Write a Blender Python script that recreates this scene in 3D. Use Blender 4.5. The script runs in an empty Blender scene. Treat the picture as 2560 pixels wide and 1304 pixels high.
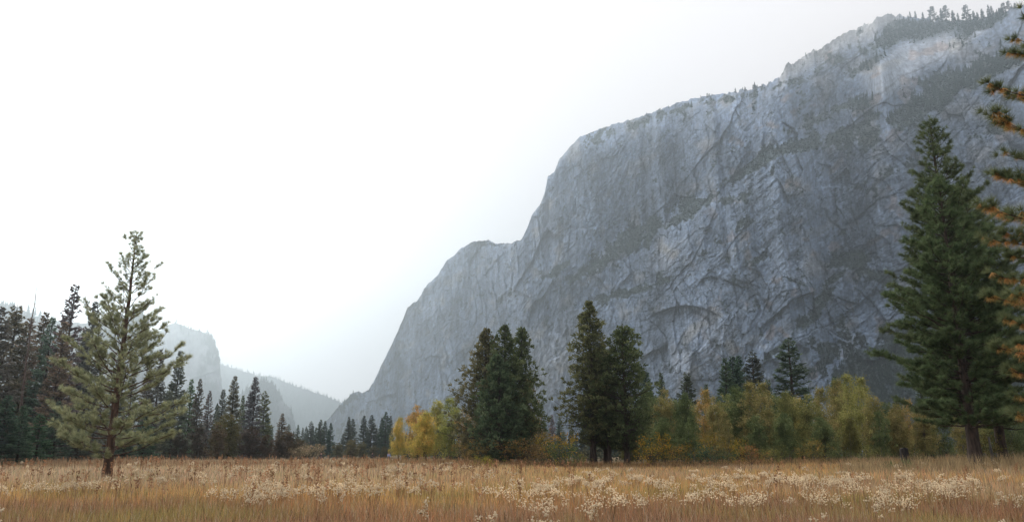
import bpy, math, random
import numpy as np
from mathutils import Vector
C = bpy.context.scene
COL = C.collection
R = math.radians
# ------------------------------------------------------------------ camera
F = 1991.0; HZ = 1135.0; EYE = 1.65
PITCH = math.atan((HZ - 652.0) / F)
ca, sa = math.cos(PITCH), math.sin(PITCH)
cam = bpy.data.cameras.new('camera'); camo = bpy.data.objects.new('camera', cam); COL.objects.link(camo)
camo.location = (0, 0, EYE); camo.rotation_euler = (math.pi / 2 + PITCH, 0, 0)
cam.sensor_width = 36; cam.lens = 36 * F / 2560; cam.clip_start = .1; cam.clip_end = 60000
C.camera = camo
# ------------------------------------------------------------------ sky, sun, exposure
SUN_AZ, SUN_EL = -30.0, 20.0
w = bpy.data.worlds.new('World'); C.world = w; w.use_nodes = True
nt = w.node_tree; N = nt.nodes; L = nt.links; N.clear()
sky = N.new('ShaderNodeTexSky'); sky.sky_type = 'NISHITA'; sky.sun_disc = False
sky.sun_elevation = R(SUN_EL); sky.sun_rotation = R(SUN_AZ); sky.dust_density = 3; sky.air_density = 1.2
bA = N.new('ShaderNodeBackground'); bA.inputs[1].default_value = .11
bB = N.new('ShaderNodeBackground'); bB.inputs[0].default_value = (1.0, .945, .935, 1); bB.inputs[1].default_value = .95   # thin white overcast
mx = N.new('ShaderNodeMixShader'); out = N.new('ShaderNodeOutputWorld')
tc = N.new('ShaderNodeTexCoord'); dt = N.new('ShaderNodeVectorMath'); dt.operation = 'DOT_PRODUCT'
dt.inputs[1].default_value = (math.sin(R(SUN_AZ)) * math.cos(R(SUN_EL)), math.cos(R(SUN_AZ)) * math.cos(R(SUN_EL)), math.sin(R(SUN_EL)))
mr = N.new('ShaderNodeMapRange'); mr.inputs[1].default_value = -.3; mr.inputs[2].default_value = .32
mr.inputs[3].default_value = .55; mr.inputs[4].default_value = 1.0
L.new(tc.outputs['Generated'], dt.inputs[0]); L.new(dt.outputs['Value'], mr.inputs[0]); L.new(mr.outputs[0], mx.inputs[0])
sx = N.new('ShaderNodeSeparateXYZ'); me_ = N.new('ShaderNodeMapRange'); me_.interpolation_type = 'SMOOTHSTEP'   # overcast is brightest overhead
me_.inputs[1].default_value = .5; me_.inputs[2].default_value = .95; me_.inputs[3].default_value = 1.0; me_.inputs[4].default_value = 1.7
L.new(tc.outputs['Generated'], sx.inputs[0]); L.new(sx.outputs['Z'], me_.inputs[0]); L.new(me_.outputs[0], bB.inputs[1])
L.new(sky.outputs[0], bA.inputs[0]); L.new(bA.outputs[0], mx.inputs[1]); L.new(bB.outputs[0], mx.inputs[2]); L.new(mx.outputs[0], out.inputs[0])
sl = bpy.data.lights.new('sun', 'SUN'); sl.energy = 2.2; sl.angle = R(10); sl.color = (1, .94, .86)
so = bpy.data.objects.new('sun', sl); COL.objects.link(so); so.location = (-50, 80, 80)
sd = Vector((math.sin(R(SUN_AZ)) * math.cos(R(SUN_EL)), math.cos(R(SUN_AZ)) * math.cos(R(SUN_EL)), math.sin(R(SUN_EL))))
so.rotation_euler = sd.to_track_quat('Z', 'Y').to_euler()
C.view_settings.view_transform = 'Standard'; C.view_settings.look = 'None'; C.view_settings.gamma = 1
C.view_settings.exposure = 0.35
C.cycles.use_denoising = True
C.cycles.max_bounces = 6; C.cycles.diffuse_bounces = 4; C.cycles.transmission_bounces = 4; C.cycles.volume_bounces = 0
C.cycles.transparent_max_bounces = 8; C.cycles.caustics_reflective = False; C.cycles.caustics_refractive = False
# ------------------------------------------------------------------ projection helpers (pixel of the 2560x1304 picture <-> bearing tangent m, elevation tangent k)
def mk(px, py):
    u = (np.asarray(px, float) - 1280) / F; v = (652 - np.asarray(py, float)) / F
    y = ca - v * sa
    return u / y, (sa + v * ca) / y
def pix(m, k):
    w_ = ca + k * sa
    return 1280 + F * m / w_, 652 - F * (k * ca - sa) / w_
# ------------------------------------------------------------------ numpy noise
def _h(ix, iy, s):
    h = (ix.astype(np.int64) * 374761393 + iy.astype(np.int64) * 668265263 + s * 974634777) & 0xffffffff
    h = ((h ^ (h >> 13)) * 1274126177) & 0xffffffff
    h = ((h ^ (h >> 16)) * 2246822519) & 0xffffffff
    return ((h ^ (h >> 15)) & 0xffffff) / float(0x1000000)
def noise(x, y, s=0):
    x = np.asarray(x, float); y = np.asarray(y, float)
    ix = np.floor(x); iy = np.floor(y); fx = x - ix; fy = y - iy
    ux = fx * fx * fx * (fx * (fx * 6 - 15) + 10); uy = fy * fy * fy * (fy * (fy * 6 - 15) + 10)
    def g(a, b):
        t = _h(ix + a, iy + b, s) * 6.2831853
        return np.cos(t) * (fx - a) + np.sin(t) * (fy - b)
    n0 = g(0, 0) * (1 - ux) + g(1, 0) * ux; n1 = g(0, 1) * (1 - ux) + g(1, 1) * ux
    return (n0 * (1 - uy) + n1 * uy) * 1.5
def fbm(x, y, o=4, s=0, g=.5, lac=2.03):
    t = 0; a = 1; n = 0
    for i in range(o):
        t = t + a * noise(x, y, s + i * 17); n += a; a *= g; x = x * lac + 3.1; y = y * lac + 1.7
    return t / n
def ridged(x, y, o=4, s=0):
    t = 0; a = 1; n = 0
    for i in range(o):
        t = t + a * (1 - np.abs(noise(x, y, s + i * 13)) * 2); n += a; a *= .5; x = x * 2.1; y = y * 2.1
    return t / n
def worley(x, y, s=0):
    ix = np.floor(x); iy = np.floor(y)
    f1 = np.full(x.shape, 9.); f2 = f1.copy(); hx = np.zeros(x.shape); hy = hx.copy(); dx = hx.copy(); dy = hx.copy()
    for a in (-1, 0, 1):
        for b in (-1, 0, 1):
            cx = ix + a; cy = iy + b
            ox = cx + _h(cx, cy, s + 1); oy = cy + _h(cx, cy, s + 2)
            d = np.hypot(x - ox, y - oy); c = d < f1
            f2 = np.where(c, f1, np.minimum(f2, d)); f1 = np.where(c, d, f1)
            dx = np.where(c, x - ox, dx); dy = np.where(c, y - oy, dy)
            hx = np.where(c, _h(cx, cy, s + 3), hx); hy = np.where(c, _h(cx, cy, s + 4), hy)
    return f1, f2, dx, dy, hx, hy
def sstep(a, b, x):
    t = np.clip((x - a) / (b - a), 0, 1); return t * t * (3 - 2 * t)
# ------------------------------------------------------------------ mesh helpers
def tag(o, label=None, cat=None, group=None, kind=None):
    if label: o['label'] = label
    if cat: o['category'] = cat
    if group: o['group'] = group
    if kind: o['kind'] = kind
    return o
class MB:
    def __init__(s): s.V = []; s.Q = []; s.T = []; s.A = []; s.Cc = []; s.n = 0
    def add(s, V, quads=None, tris=None, tone=1.0, col=None):
        V = np.asarray(V, float).reshape(-1, 3)
        if quads is not None: s.Q.append(np.asarray(quads, np.int64).reshape(-1, 4) + s.n)
        if tris is not None: s.T.append(np.asarray(tris, np.int64).reshape(-1, 3) + s.n)
        s.V.append(V); s.A.append(np.broadcast_to(np.asarray(tone, float), (len(V),)))
        if col is not None: s.Cc.append(np.broadcast_to(np.asarray(col, float), (len(V), 3)))
        s.n += len(V)
    def mesh(s, name, mat, smooth=False):
        V = np.concatenate(s.V); Q = np.concatenate(s.Q) if s.Q else np.zeros((0, 4), np.int64); T = np.concatenate(s.T) if s.T else np.zeros((0, 3), np.int64)
        me = bpy.data.meshes.new(name)
        me.vertices.add(len(V)); me.vertices.foreach_set('co', V.astype(np.float32).ravel())
        li = np.concatenate([Q.ravel(), T.ravel()]).astype(np.int32)
        me.loops.add(len(li)); me.loops.foreach_set('vertex_index', li)
        tot = np.concatenate([np.full(len(Q), 4), np.full(len(T), 3)]).astype(np.int32)
        st = np.concatenate([[0], np.cumsum(tot)[:-1]]).astype(np.int32)
        me.polygons.add(len(tot)); me.polygons.foreach_set('loop_start', st); me.polygons.foreach_set('loop_total', tot)
        if smooth: me.polygons.foreach_set('use_smooth', np.ones(len(tot), bool))
        at = me.attributes.new('tone', 'FLOAT', 'POINT'); at.data.foreach_set('value', np.concatenate(s.A).astype(np.float32))
        if s.Cc:
            c = np.concatenate(s.Cc); c4 = np.concatenate([c, np.ones((len(c), 1))], 1)
            at = me.attributes.new('Col', 'FLOAT_COLOR', 'POINT'); at.data.foreach_set('color', c4.astype(np.float32).ravel())
        me.update(calc_edges=True); me.materials.append(mat)
        return me
def obj(name, me, parent=None, color=None):
    o = bpy.data.objects.new(name, me); COL.objects.link(o)
    if parent: o.parent = parent
    if color: o.color = (*color, 1)
    return o
def nrm(v): return v / np.maximum(np.linalg.norm(v, axis=-1, keepdims=True), 1e-9)
def tube(mb, pts, rad, sides=6, tone=1.0):
    P = np.asarray(pts, float); n = len(P); rad = np.broadcast_to(rad, (n,))
    T = nrm(np.gradient(P, axis=0)); up = np.array([0., 0, 1]) if abs(T[0][2]) < .9 else np.array([1., 0, 0])
    A = nrm(np.cross(T, up)); B = np.cross(T, A)
    th = np.arange(sides) * 2 * np.pi / sides
    V = P[:, None] + rad[:, None, None] * (np.cos(th)[None, :, None] * A[:, None] + np.sin(th)[None, :, None] * B[:, None])
    i = np.arange(n - 1)[:, None] * sides; j = np.arange(sides)[None]
    Q = np.stack([i + j, i + (j + 1) % sides, i + sides + (j + 1) % sides, i + sides + j], -1)
    mb.add(V, Q, tone=tone)
def diamonds(mb, c, d, n, l, wd, tone=1.0, fold=0.0):
    """leaf-like quads: base c, direction d, side from n"""
    d = nrm(d); s = nrm(np.cross(d, n)); u = np.cross(s, d)
    l = np.broadcast_to(l, (len(c),))[:, None]; wd = np.broadcast_to(wd, (len(c),))[:, None]
    V = np.stack([c, c + d * l * .45 + s * wd * .5 + u * wd * fold, c + d * l, c + d * l * .5 - s * wd * .5 + u * wd * fold], 1)
    mb.add(V, np.arange(len(c) * 4).reshape(-1, 4), tone=np.repeat(np.broadcast_to(tone, (len(c),)), 4))
def needles(mb, rs, c, d, n, l, wd, tone, spread=1.0, gravity=0.0):
    """n needles from every tuft centre c, about direction d"""
    m = len(c); r = rs.normal(size=(m, n, 3)); r = nrm(r)
    D = nrm(d[:, None] * 1.0 + r * spread + np.array([0, 0, gravity])); s = nrm(np.cross(D, rs.normal(size=(m, n, 3))))
    ln = l * rs.uniform(.75, 1.15, (m, n, 1)); B = np.broadcast_to(c[:, None], (m, n, 3)) + r * l * .08
    V = np.stack([B - s * wd * .5, B + s * wd * .5, B + D * ln], 2)
    t = np.repeat((np.broadcast_to(tone, (m,))[:, None] * rs.uniform(.75, 1.25, (m, n))).ravel(), 3)
    mb.add(V, tris=np.arange(m * n * 3).reshape(-1, 3), tone=t)
# ------------------------------------------------------------------ materials
def newmat(name):
    m = bpy.data.materials.new(name); m.use_nodes = True; m.node_tree.nodes.clear(); return m, m.node_tree.nodes, m.node_tree.links
def leafmat(name, trans=.3, color=None, nscale=0.0):
    m, n, l = newmat(name)
    o = n.new('ShaderNodeOutputMaterial'); mix = n.new('ShaderNodeMixShader'); d = n.new('ShaderNodeBsdfDiffuse'); t = n.new('ShaderNodeBsdfTranslucent')
    a = n.new('ShaderNodeAttribute'); a.attribute_name = 'tone'
    mul = n.new('ShaderNodeVectorMath'); mul.operation = 'SCALE'
    oi = n.new('ShaderNodeObjectInfo')
    if color is None: l.new(oi.outputs['Color'], mul.inputs[0])
    elif color == 'Col':
        a2 = n.new('ShaderNodeAttribute'); a2.attribute_name = 'Col'; l.new(a2.outputs['Color'], mul.inputs[0])
    else: mul.inputs[0].default_value = color
    l.new(a.outputs['Fac'], mul.inputs[3])
    hs = n.new('ShaderNodeHueSaturation'); l.new(mul.outputs[0], hs.inputs['Color'])
    ma = n.new('ShaderNodeMath'); ma.operation = 'MULTIPLY_ADD'; ma.inputs[1].default_value = -.05; ma.inputs[2].default_value = .55
    l.new(a.outputs['Fac'], ma.inputs[0]); l.new(ma.outputs[0], hs.inputs['Hue'])
    l.new(hs.outputs[0], d.inputs[0]); l.new(hs.outputs[0], t.inputs[0]); mix.inputs[0].default_value = trans
    l.new(d.outputs[0], mix.inputs[1]); l.new(t.outputs[0], mix.inputs[2]); l.new(mix.outputs[0], o.inputs[0])
    return m
def barkmat(name, c1, c2, sc=6, obcol=False):
    m, n, l = newmat(name)
    o = n.new('ShaderNodeOutputMaterial'); b = n.new('ShaderNodeBsdfPrincipled'); b.inputs['Roughness'].default_value = .95
    tcd = n.new('ShaderNodeTexCoord'); mp = n.new('ShaderNodeMapping'); mp.inputs['Scale'].default_value = (sc, sc, sc * .22)
    ns = n.new('ShaderNodeTexNoise'); ns.inputs['Scale'].default_value = 1.0; ns.inputs['Detail'].default_value = 5
    cr = n.new('ShaderNodeValToRGB'); cr.color_ramp.elements[0].color = (*c1, 1); cr.color_ramp.elements[1].color = (*c2, 1)
    cr.color_ramp.elements[0].position = .35; cr.color_ramp.elements[1].position = .65
    bp = n.new('ShaderNodeBump'); bp.inputs['Distance'].default_value = .05; bp.inputs['Strength'].default_value = .8
    l.new(tcd.outputs['Object'], mp.inputs[0]); l.new(mp.outputs[0], ns.inputs[0]); l.new(ns.outputs[0], cr.inputs[0]); l.new(cr.outputs[0], b.inputs[0])
    l.new(ns.outputs[0], bp.inputs['Height']); l.new(bp.outputs[0], b.inputs['Normal']); l.new(b.outputs[0], o.inputs[0])
    return m
M_NEEDLE = leafmat('needles', .48); M_LEAF = leafmat('leaves', .4); M_PINE = leafmat('pine_needles', .5)
M_BARK = barkmat('bark', (.035, .025, .02), (.10, .07, .055)); M_BARKR = barkmat('pine_bark', (.05, .03, .022), (.16, .09, .06))
M_PALE = barkmat('pale_bark', (.10, .095, .085), (.28, .26, .23), 4); M_DEAD = barkmat('dead_wood', (.10, .065, .05), (.22, .15, .12))
M_CHAR = barkmat('charred_wood', (.012, .01, .01), (.04, .032, .03))
M_GRASS = leafmat('dry_grass', .35, 'Col'); M_FLOWER = leafmat('seed_fluff', .6, 'Col'); M_SHRUB = leafmat('ledge_shrubs', .15, 'Col')
def rockmat(name, bump=6.0, scale=.05):
    m, n, l = newmat(name)
    o = n.new('ShaderNodeOutputMaterial'); b = n.new('ShaderNodeBsdfPrincipled'); b.inputs['Roughness'].default_value = .9
    b.inputs['Specular IOR Level'].default_value = .2
    a = n.new('ShaderNodeAttribute'); a.attribute_name = 'Col'
    tcd = n.new('ShaderNodeTexCoord')
    mp = n.new('ShaderNodeMapping'); mp.inputs['Scale'].default_value = (scale * 2.2, scale * 2.2, scale * .14)
    n1 = n.new('ShaderNodeTexNoise'); n1.inputs['Detail'].default_value = 8; n1.inputs['Scale'].default_value = 1; n1.inputs['Roughness'].default_value = .65
    n2 = n.new('ShaderNodeTexNoise'); n2.inputs['Scale'].default_value = scale; n2.inputs['Detail'].default_value = 12; n2.inputs['Roughness'].default_value = .7
    l.new(tcd.outputs['Object'], mp.inputs[0]); l.new(mp.outputs[0], n1.inputs[0]); l.new(tcd.outputs['Object'], n2.inputs[0])
    r1 = n.new('ShaderNodeMapRange'); r1.inputs[1].default_value = .3; r1.inputs[2].default_value = .7; r1.inputs[3].default_value = .78; r1.inputs[4].default_value = 1.2
    r2 = n.new('ShaderNodeMapRange'); r2.inputs[1].default_value = .3; r2.inputs[2].default_value = .7; r2.inputs[3].default_value = .62; r2.inputs[4].default_value = 1.36
    l.new(n1.outputs[0], r1.inputs[0]); l.new(n2.outputs[0], r2.inputs[0])
    mm = n.new('ShaderNodeMath'); mm.operation = 'MULTIPLY'; l.new(r1.outputs[0], mm.inputs[0]); l.new(r2.outputs[0], mm.inputs[1])
    sc = n.new('ShaderNodeVectorMath'); sc.operation = 'SCALE'; l.new(a.outputs['Color'], sc.inputs[0]); l.new(mm.outputs[0], sc.inputs[3])
    l.new(sc.outputs[0], b.inputs[0])
    bp = n.new('ShaderNodeBump'); bp.inputs['Distance'].default_value = bump; bp.inputs['Strength'].default_value = .8
    ad = n.new('ShaderNodeMath'); ad.operation = 'ADD'; l.new(n2.outputs[0], ad.inputs[0]); l.new(n1.outputs[0], ad.inputs[1])
    l.new(ad.outputs[0], bp.inputs['Height']); l.new(bp.outputs[0], b.inputs['Normal']); l.new(b.outputs[0], o.inputs[0])
    return m
M_ROCK = rockmat('granite')
# ------------------------------------------------------------------ ground
def ground_z(x, y):
    x = np.asarray(x, float); y = np.asarray(y, float)
    d = np.hypot(x, y)
    z = .10 * noise(x / 17, y / 17, 5) * sstep(6, 25, d) + .22 * noise(x / 60 + 9, y / 60, 6) * sstep(20, 60, d)
    z = z + .55 * sstep(14, 45, x) * sstep(30, 70, y) * (1 - sstep(90, 160, y)) - .06
    return z + .25 * sstep(25, 90, y) * (1 - sstep(-20, 10, x))
def mapm(name, c1, c2, c3):
    m, n, l = newmat(name)
    o = n.new('ShaderNodeOutputMaterial'); b = n.new('ShaderNodeBsdfPrincipled'); b.inputs['Roughness'].default_value = 1; b.inputs['Specular IOR Level'].default_value = .1
    tcd = n.new('ShaderNodeTexCoord'); ns = n.new('ShaderNodeTexNoise'); ns.inputs['Scale'].default_value = .12; ns.inputs['Detail'].default_value = 8
    n2 = n.new('ShaderNodeTexNoise'); n2.inputs['Scale'].default_value = 8; n2.inputs['Detail'].default_value = 6
    l.new(tcd.outputs['Object'], ns.inputs[0]); l.new(tcd.outputs['Object'], n2.inputs[0])
    cr = n.new('ShaderNodeValToRGB'); e = cr.color_ramp.elements; e[0].color = (*c1, 1); e[0].position = .35; e[1].color = (*c3, 1); e[1].position = .65
    q = e.new(.5); q.color = (*c2, 1)
    ad = n.new('ShaderNodeMath'); ad.operation = 'MULTIPLY_ADD'; ad.inputs[1].default_value = .35; l.new(n2.outputs[0], ad.inputs[0])
    s_ = n.new('ShaderNodeMath'); s_.operation = 'SUBTRACT'; s_.inputs[1].default_value = .17; l.new(ns.outputs[0], s_.inputs[0]); l.new(s_.outputs[0], ad.inputs[2])
    l.new(ad.outputs[0], cr.inputs[0]); l.new(cr.outputs[0], b.inputs[0]); l.new(b.outputs[0], o.inputs[0])
    return m
M_GROUND = mapm('meadow_soil', (.10, .065, .04), (.15, .10, .055), (.13, .11, .045))
g = np.concatenate([-np.geomspace(7300, 200, 22), np.linspace(-190, 190, 191), np.geomspace(200, 7300, 22)])
X, Y = np.meshgrid(g, g); Z = ground_z(X, Y)
V = np.stack([X, Y, Z], -1); n_ = len(g); ii = (np.arange(n_ - 1)[:, None] * n_ + np.arange(n_ - 1)[None]).ravel()
mb = MB(); mb.add(V, np.stack([ii, ii + 1, ii + n_ + 1, ii + n_], -1))
tag(obj('ground', mb.mesh('ground', M_GROUND, True)), kind='structure')
# ------------------------------------------------------------------ the granite cliff
def linterp(px, P): P = np.array(P, float); return np.interp(px, P[:, 0], P[:, 1])
SKY = [(790, 1100), (812, 1058), (850, 1010), (862, 1002), (878, 984), (897, 977), (905, 981), (921, 974), (935, 950), (965, 890), (990, 838), (1010, 790), (1020, 766), (1042, 752), (1060, 722), (1090, 690), (1120, 650), (1150, 622), (1180, 606), (1200, 600), (1220, 602), (1240, 607), (1262, 609), (1278, 607), (1304, 598), (1318, 570), (1330, 535), (1350, 512), (1362, 480), (1370, 442), (1385, 430), (1397, 400), (1420, 372), (1450, 342), (1500, 322), (1560, 303), (1590, 296), (1620, 285), (1700, 255), (1760, 241), (1850, 227), (1920, 210), (1950, 190), (1966, 164), (1972, 160), (1985, 158), (2020, 133), (2060, 118), (2080, 100), (2130, 75), (2170, 60), (2200, 42), (2230, 34), (2268, 42), (2330, 49), (2400, 52), (2450, 48), (2500, 30), (2560, 12), (2640, -25), (2900, -70), (3200, -40)]
sp = np.array(SKY, float); SM, SK = mk(sp[:, 0], sp[:, 1])
for i in range(1, len(SM)): SM[i] = max(SM[i], SM[i - 1] + .0012)
NX, NY = 1560, 900
m_ = np.linspace(SM[0], 1.02, NX)
ks = np.interp(m_, SM, SK)
pxs = 1280 + 1991 * m_  # rough column scale for the jags
ks = ks + (noise(pxs / 22., 0 * pxs, 3) * 3.5 + noise(pxs / 8., 0 * pxs, 4) * 2.2 + np.round(noise(pxs / 13., 0 * pxs, 8) * 2) * 1.2) / F * sstep(850, 960, pxs) * (1 + 1.3 * sstep(2120, 2200, pxs + 300))
k0 = -1.65 / 1500.
tt = np.linspace(0, 1, NY)[:, None]
K = k0 + (ks[None] - k0) * tt; Mm = np.broadcast_to(m_[None], K.shape)
PX, PY = pix(Mm, K)
Yb = linterp(m_, [(mk(800, 1100)[0], 3300), (mk(940, 1100)[0], 3000), (mk(1130, 1100)[0], 2600), (mk(1330, 1100)[0], 2250), (mk(1450, 1100)[0], 2050), (mk(1700, 1100)[0], 1750), (mk(2000, 1100)[0], 1480), (mk(2300, 1100)[0], 1300), (.75, 1180), (1.02, 1000)])
Yb = np.convolve(np.pad(Yb, 40, 'edge'), np.ones(81) / 81, 'valid')
# vegetated ledges: (cx, cy, rx, ry, tilt degrees (rising right), weight)
VEG = [(1575, 600, 78, 22, 28, 1.0), (1500, 655, 60, 13, 32, .8), (1440, 690, 40, 9, 30, .6), (1570, 730, 75, 9, 14, .9), (1735, 512, 52, 14, 12, 1.2), (1700, 545, 60, 12, 30, .8), (1830, 495, 50, 10, 12, .7),
       (1900, 405, 55, 12, 30, 1.1), (1990, 365, 75, 16, 12, .9), (2090, 345, 75, 22, 0, .8), (2170, 330, 50, 35, -10, .7), (2040, 300, 70, 16, 20, .6), (2120, 265, 60, 14, 10, .7), (2290, 270, 60, 20, 30, 1.3), (2350, 235, 70, 22, 30, 1.3), (2440, 185, 80, 20, 25, 1.1), (2540, 140, 60, 16, 20, .9),
       (2170, 165, 80, 12, 28, .8), (2230, 100, 70, 18, 12, .8), (2340, 80, 110, 24, 4, 1.4), (2460, 60, 70, 14, 20, 1.0), (2060, 170, 50, 8, 25, .5), (1980, 205, 70, 8, 12, .6), (1830, 245, 110, 9, 9, .5), (1680, 280, 80, 8, 18, .5), (1480, 345, 60, 16, 15, .5), (1570, 320, 80, 10, 15, .5),
       (2130, 652, 42, 16, 5, 1.2), (2200, 690, 60, 12, -20, .8), (2060, 745, 36, 15, 35, .7), (2010, 810, 34, 14, 40, .9), (2080, 700, 36, 9, 30, .8), (1935, 880, 40, 9, 35, .8), (2075, 870, 60, 16, -25, .6), (2120, 830, 30, 18, 0, .5), (1985, 700, 30, 6, -25, .6),
       (2215, 960, 110, 80, 8, 1.8), (2330, 930, 130, 90, 8, 1.5), (2480, 960, 160, 110, 5, 1.4), (1405, 665, 26, 7, 25, .8), (1375, 690, 18, 6, 20, .6), (1270, 740, 30, 8, 20, .4), (1200, 608, 50, 6, 0, .6), (1650, 690, 20, 16, -40, .5), (1820, 655, 14, 8, -50, .6),
       (1930, 560, 50, 7, -35, .4), (1790, 600, 40, 8, -30, .3), (2240, 420, 60, 16, 20, .5), (1890, 650, 24, 8, 20, .7), (1850, 560, 30, 18, -20, .4), (1620, 620, 30, 8, -50, .5), (2480, 330, 60, 12, 30, .4), (1660, 800, 10, 4, 0, .2), (870, 1000, 30, 12, 30, .8), (910, 1085, 60, 14, 0, 1.0), (1000, 1085, 80, 10, 0, .8)]
# per-column/row face coordinates in metres
S = np.concatenate([[0], np.cumsum(np.hypot(np.diff(Yb * m_), np.diff(Yb)))])[None] + 0 * K
Zm = K * Yb[None]
veg = np.zeros(K.shape)
for cx, cy, rx, ry, al, wt in VEG:
    c_, s_ = math.cos(R(al)), math.sin(R(al)); dx = (PX - cx) / 1.2; dy = -(PY - cy) / 1.3
    veg = np.maximum(veg, wt * np.exp(-(((dx * c_ + dy * s_) / rx) ** 2 + ((-dx * s_ + dy * c_) / ry) ** 2)))
nv = fbm(S / 40, Zm / 34, 5, 31)
scatter = sstep(.24, .44, fbm(S / 55 + 7, Zm / 40, 5, 91)) * (.18 + .4 * sstep(1700, 2100, PX))
def blob0(cx, cy, rx, ry, al):
    c_, s_ = math.cos(R(al)), math.sin(R(al)); dx = PX - cx; dy = -(PY - cy)
    return np.exp(-((np.abs(dx * c_ + dy * s_) / rx) ** 6 + (np.abs(-dx * s_ + dy * c_) / ry) ** 6))
vmask = (1 - np.maximum(blob0(2235, 180, 88, 46, 38), blob0(2315, 135, 92, 36, 20))) * np.clip(sstep(.30, .52, veg * 1.15 + nv * 1.05 - .05 + .5 * fbm(S / 9, Zm / 7, 3, 95)) + .9 * scatter * sstep(-.1, .3, fbm(S / 260, Zm / 200, 2, 51) + .15 * sstep(1800, 2300, PX)), 0, 1)
cot = .22 + .10 * fbm(S / 150, Zm / 110, 3, 11) + 1.0 * sstep(.15, .7, veg) + .30 * sstep(1900, 2500, PX) * sstep(420, 80, PY) + .2 * sstep(1500, 1900, PX) * sstep(420, 260, PY)
cot += .18 * sstep(1350, 1100, PX) + .5 * sstep(45, 0, np.abs(tt - 1) * 900)
rim_round = sstep(.86, 1.0, tt + 0 * K); cot += .8 * rim_round * sstep(1340, 1450, PX)
cot = np.clip(cot, .02, 1.45)
dk = np.gradient(K, axis=0); dl = cot * dk / np.maximum(1 - K * cot, .35)
Yd = Yb[None] * np.exp(np.cumsum(dl, 0))
# displacement toward the viewer, in metres
wx = fbm(S / 160, Zm / 160, 2, 71) * 30 + fbm(S / 30, Zm / 30, 3, 73) * 5; wz = fbm(S / 150 + 5, Zm / 150, 2, 72) * 30 + fbm(S / 30, Zm / 30, 3, 74) * 5
def rot(a): c_, s_ = math.cos(R(a)), math.sin(R(a)); return (S + wx) * c_ + (Zm + wz) * s_, -(S + wx) * s_ + (Zm + wz) * c_
D = fbm(S / 420, Zm / 600, 3, 1) * 90
a1, b1 = rot(32); f1, f2, dx, dy, hx, hy = worley(a1 / 190, b1 / 85, 5); D += ((hx - .5) * dx + (hy - .5) * dy) * 52 + (hx - .5) * 16; e1 = f2 - f1
a1, b1 = rot(-78); f1, f2, dx, dy, hx, hy = worley(a1 / 95, b1 / 26, 6); D += ((hx - .5) * dx + (hy - .5) * dy) * 26 + (hy - .5) * 7; e2 = f2 - f1; h2 = hx
a1, b1 = rot(38); f1, f2, dx, dy, hx, hy = worley(a1 / 40, b1 / 13, 7); D += ((hx - .5) * dx + (hy - .5) * dy) * 9 + (hy - .5) * 1.6; e3 = f2 - f1; h3 = hx
a1, b1 = rot(-70); f1, f2, dx, dy, hx, hy = worley(a1 / 15, b1 / 5, 8); D += ((hx - .5) * dx + (hy - .5) * dy) * 3.2 + (hx - .5) * 1.0; h4 = hy
rough = .45 + .9 * sstep(-.2, .3, fbm(S / 300, Zm / 260, 2, 61))
fl = ridged(S / 26 + fbm(S / 60, Zm / 90, 2, 44) * .8, Zm / 190, 4, 41)
a1, b1 = rot(34); D += -(1 - fl) * 4.0 + fbm(S / 16, Zm / 16, 4, 46, .6) * 4.0 * rough - (1 - ridged(a1 / 60, b1 / 14, 4, 47)) * 2.4 * rough - (1 - ridged(S / 22, Zm / 40, 4, 48)) * 4.0
cr1 = (1 - sstep(0, .03, e1)) * sstep(-.05, .25, fbm(S / 120, Zm / 90, 2, 80)); cr2 = (1 - sstep(0, .05, e2)) * sstep(.0, .3, fbm(S / 90, Zm / 70, 2, 81) + .1); cr3 = (1 - sstep(0, .06, e3)) * sstep(.05, .35, fbm(S / 70, Zm / 60, 2, 82))
D += cr1 * 5 + cr2 * 4 + cr3 * 1.2
D += vmask * fbm(S / 9, Zm / 9, 3, 55) * 6
a1, b1 = rot(30); ln1 = np.abs(fbm(a1 / 90, b1 / 16, 4, 401)); ln2 = np.abs(fbm(S / 10, Zm / 70, 4, 402)); ln3 = np.abs(fbm(S / 34, Zm / 20, 4, 403))
D += (1 - sstep(0, .05, ln1)) * 2.5 + (1 - sstep(0, .05, ln3)) * 1
# smooth pale slab and the arch overhang
def blob(cx, cy, rx, ry, al, p=2):
    c_, s_ = math.cos(R(al)), math.sin(R(al)); dx = PX - cx + 14 * nv; dy = -(PY - cy) + 14 * nv
    return np.exp(-((np.abs(dx * c_ + dy * s_) / rx) ** p + (np.abs(-dx * s_ + dy * c_) / ry) ** p))
slab = np.maximum(np.maximum(blob(2235, 180, 85, 44, 38, 6), blob(2315, 135, 90, 36, 20, 6)), blob(2400, 100, 70, 16, 26, 6))
Yd_s = D * 0 - 10
D = D * (1 - .9 * slab) + Yd_s * slab
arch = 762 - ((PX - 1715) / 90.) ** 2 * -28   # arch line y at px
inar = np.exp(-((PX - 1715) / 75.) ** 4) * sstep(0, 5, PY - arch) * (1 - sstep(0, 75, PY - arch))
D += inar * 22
face = sstep(0, .06, tt + 0 * K) * (1 - .75 * sstep(.985, 1, tt + 0 * K))
Yd = Yd + D * face
XX = Yd * Mm; ZZ = Yd * K + EYE
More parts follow.
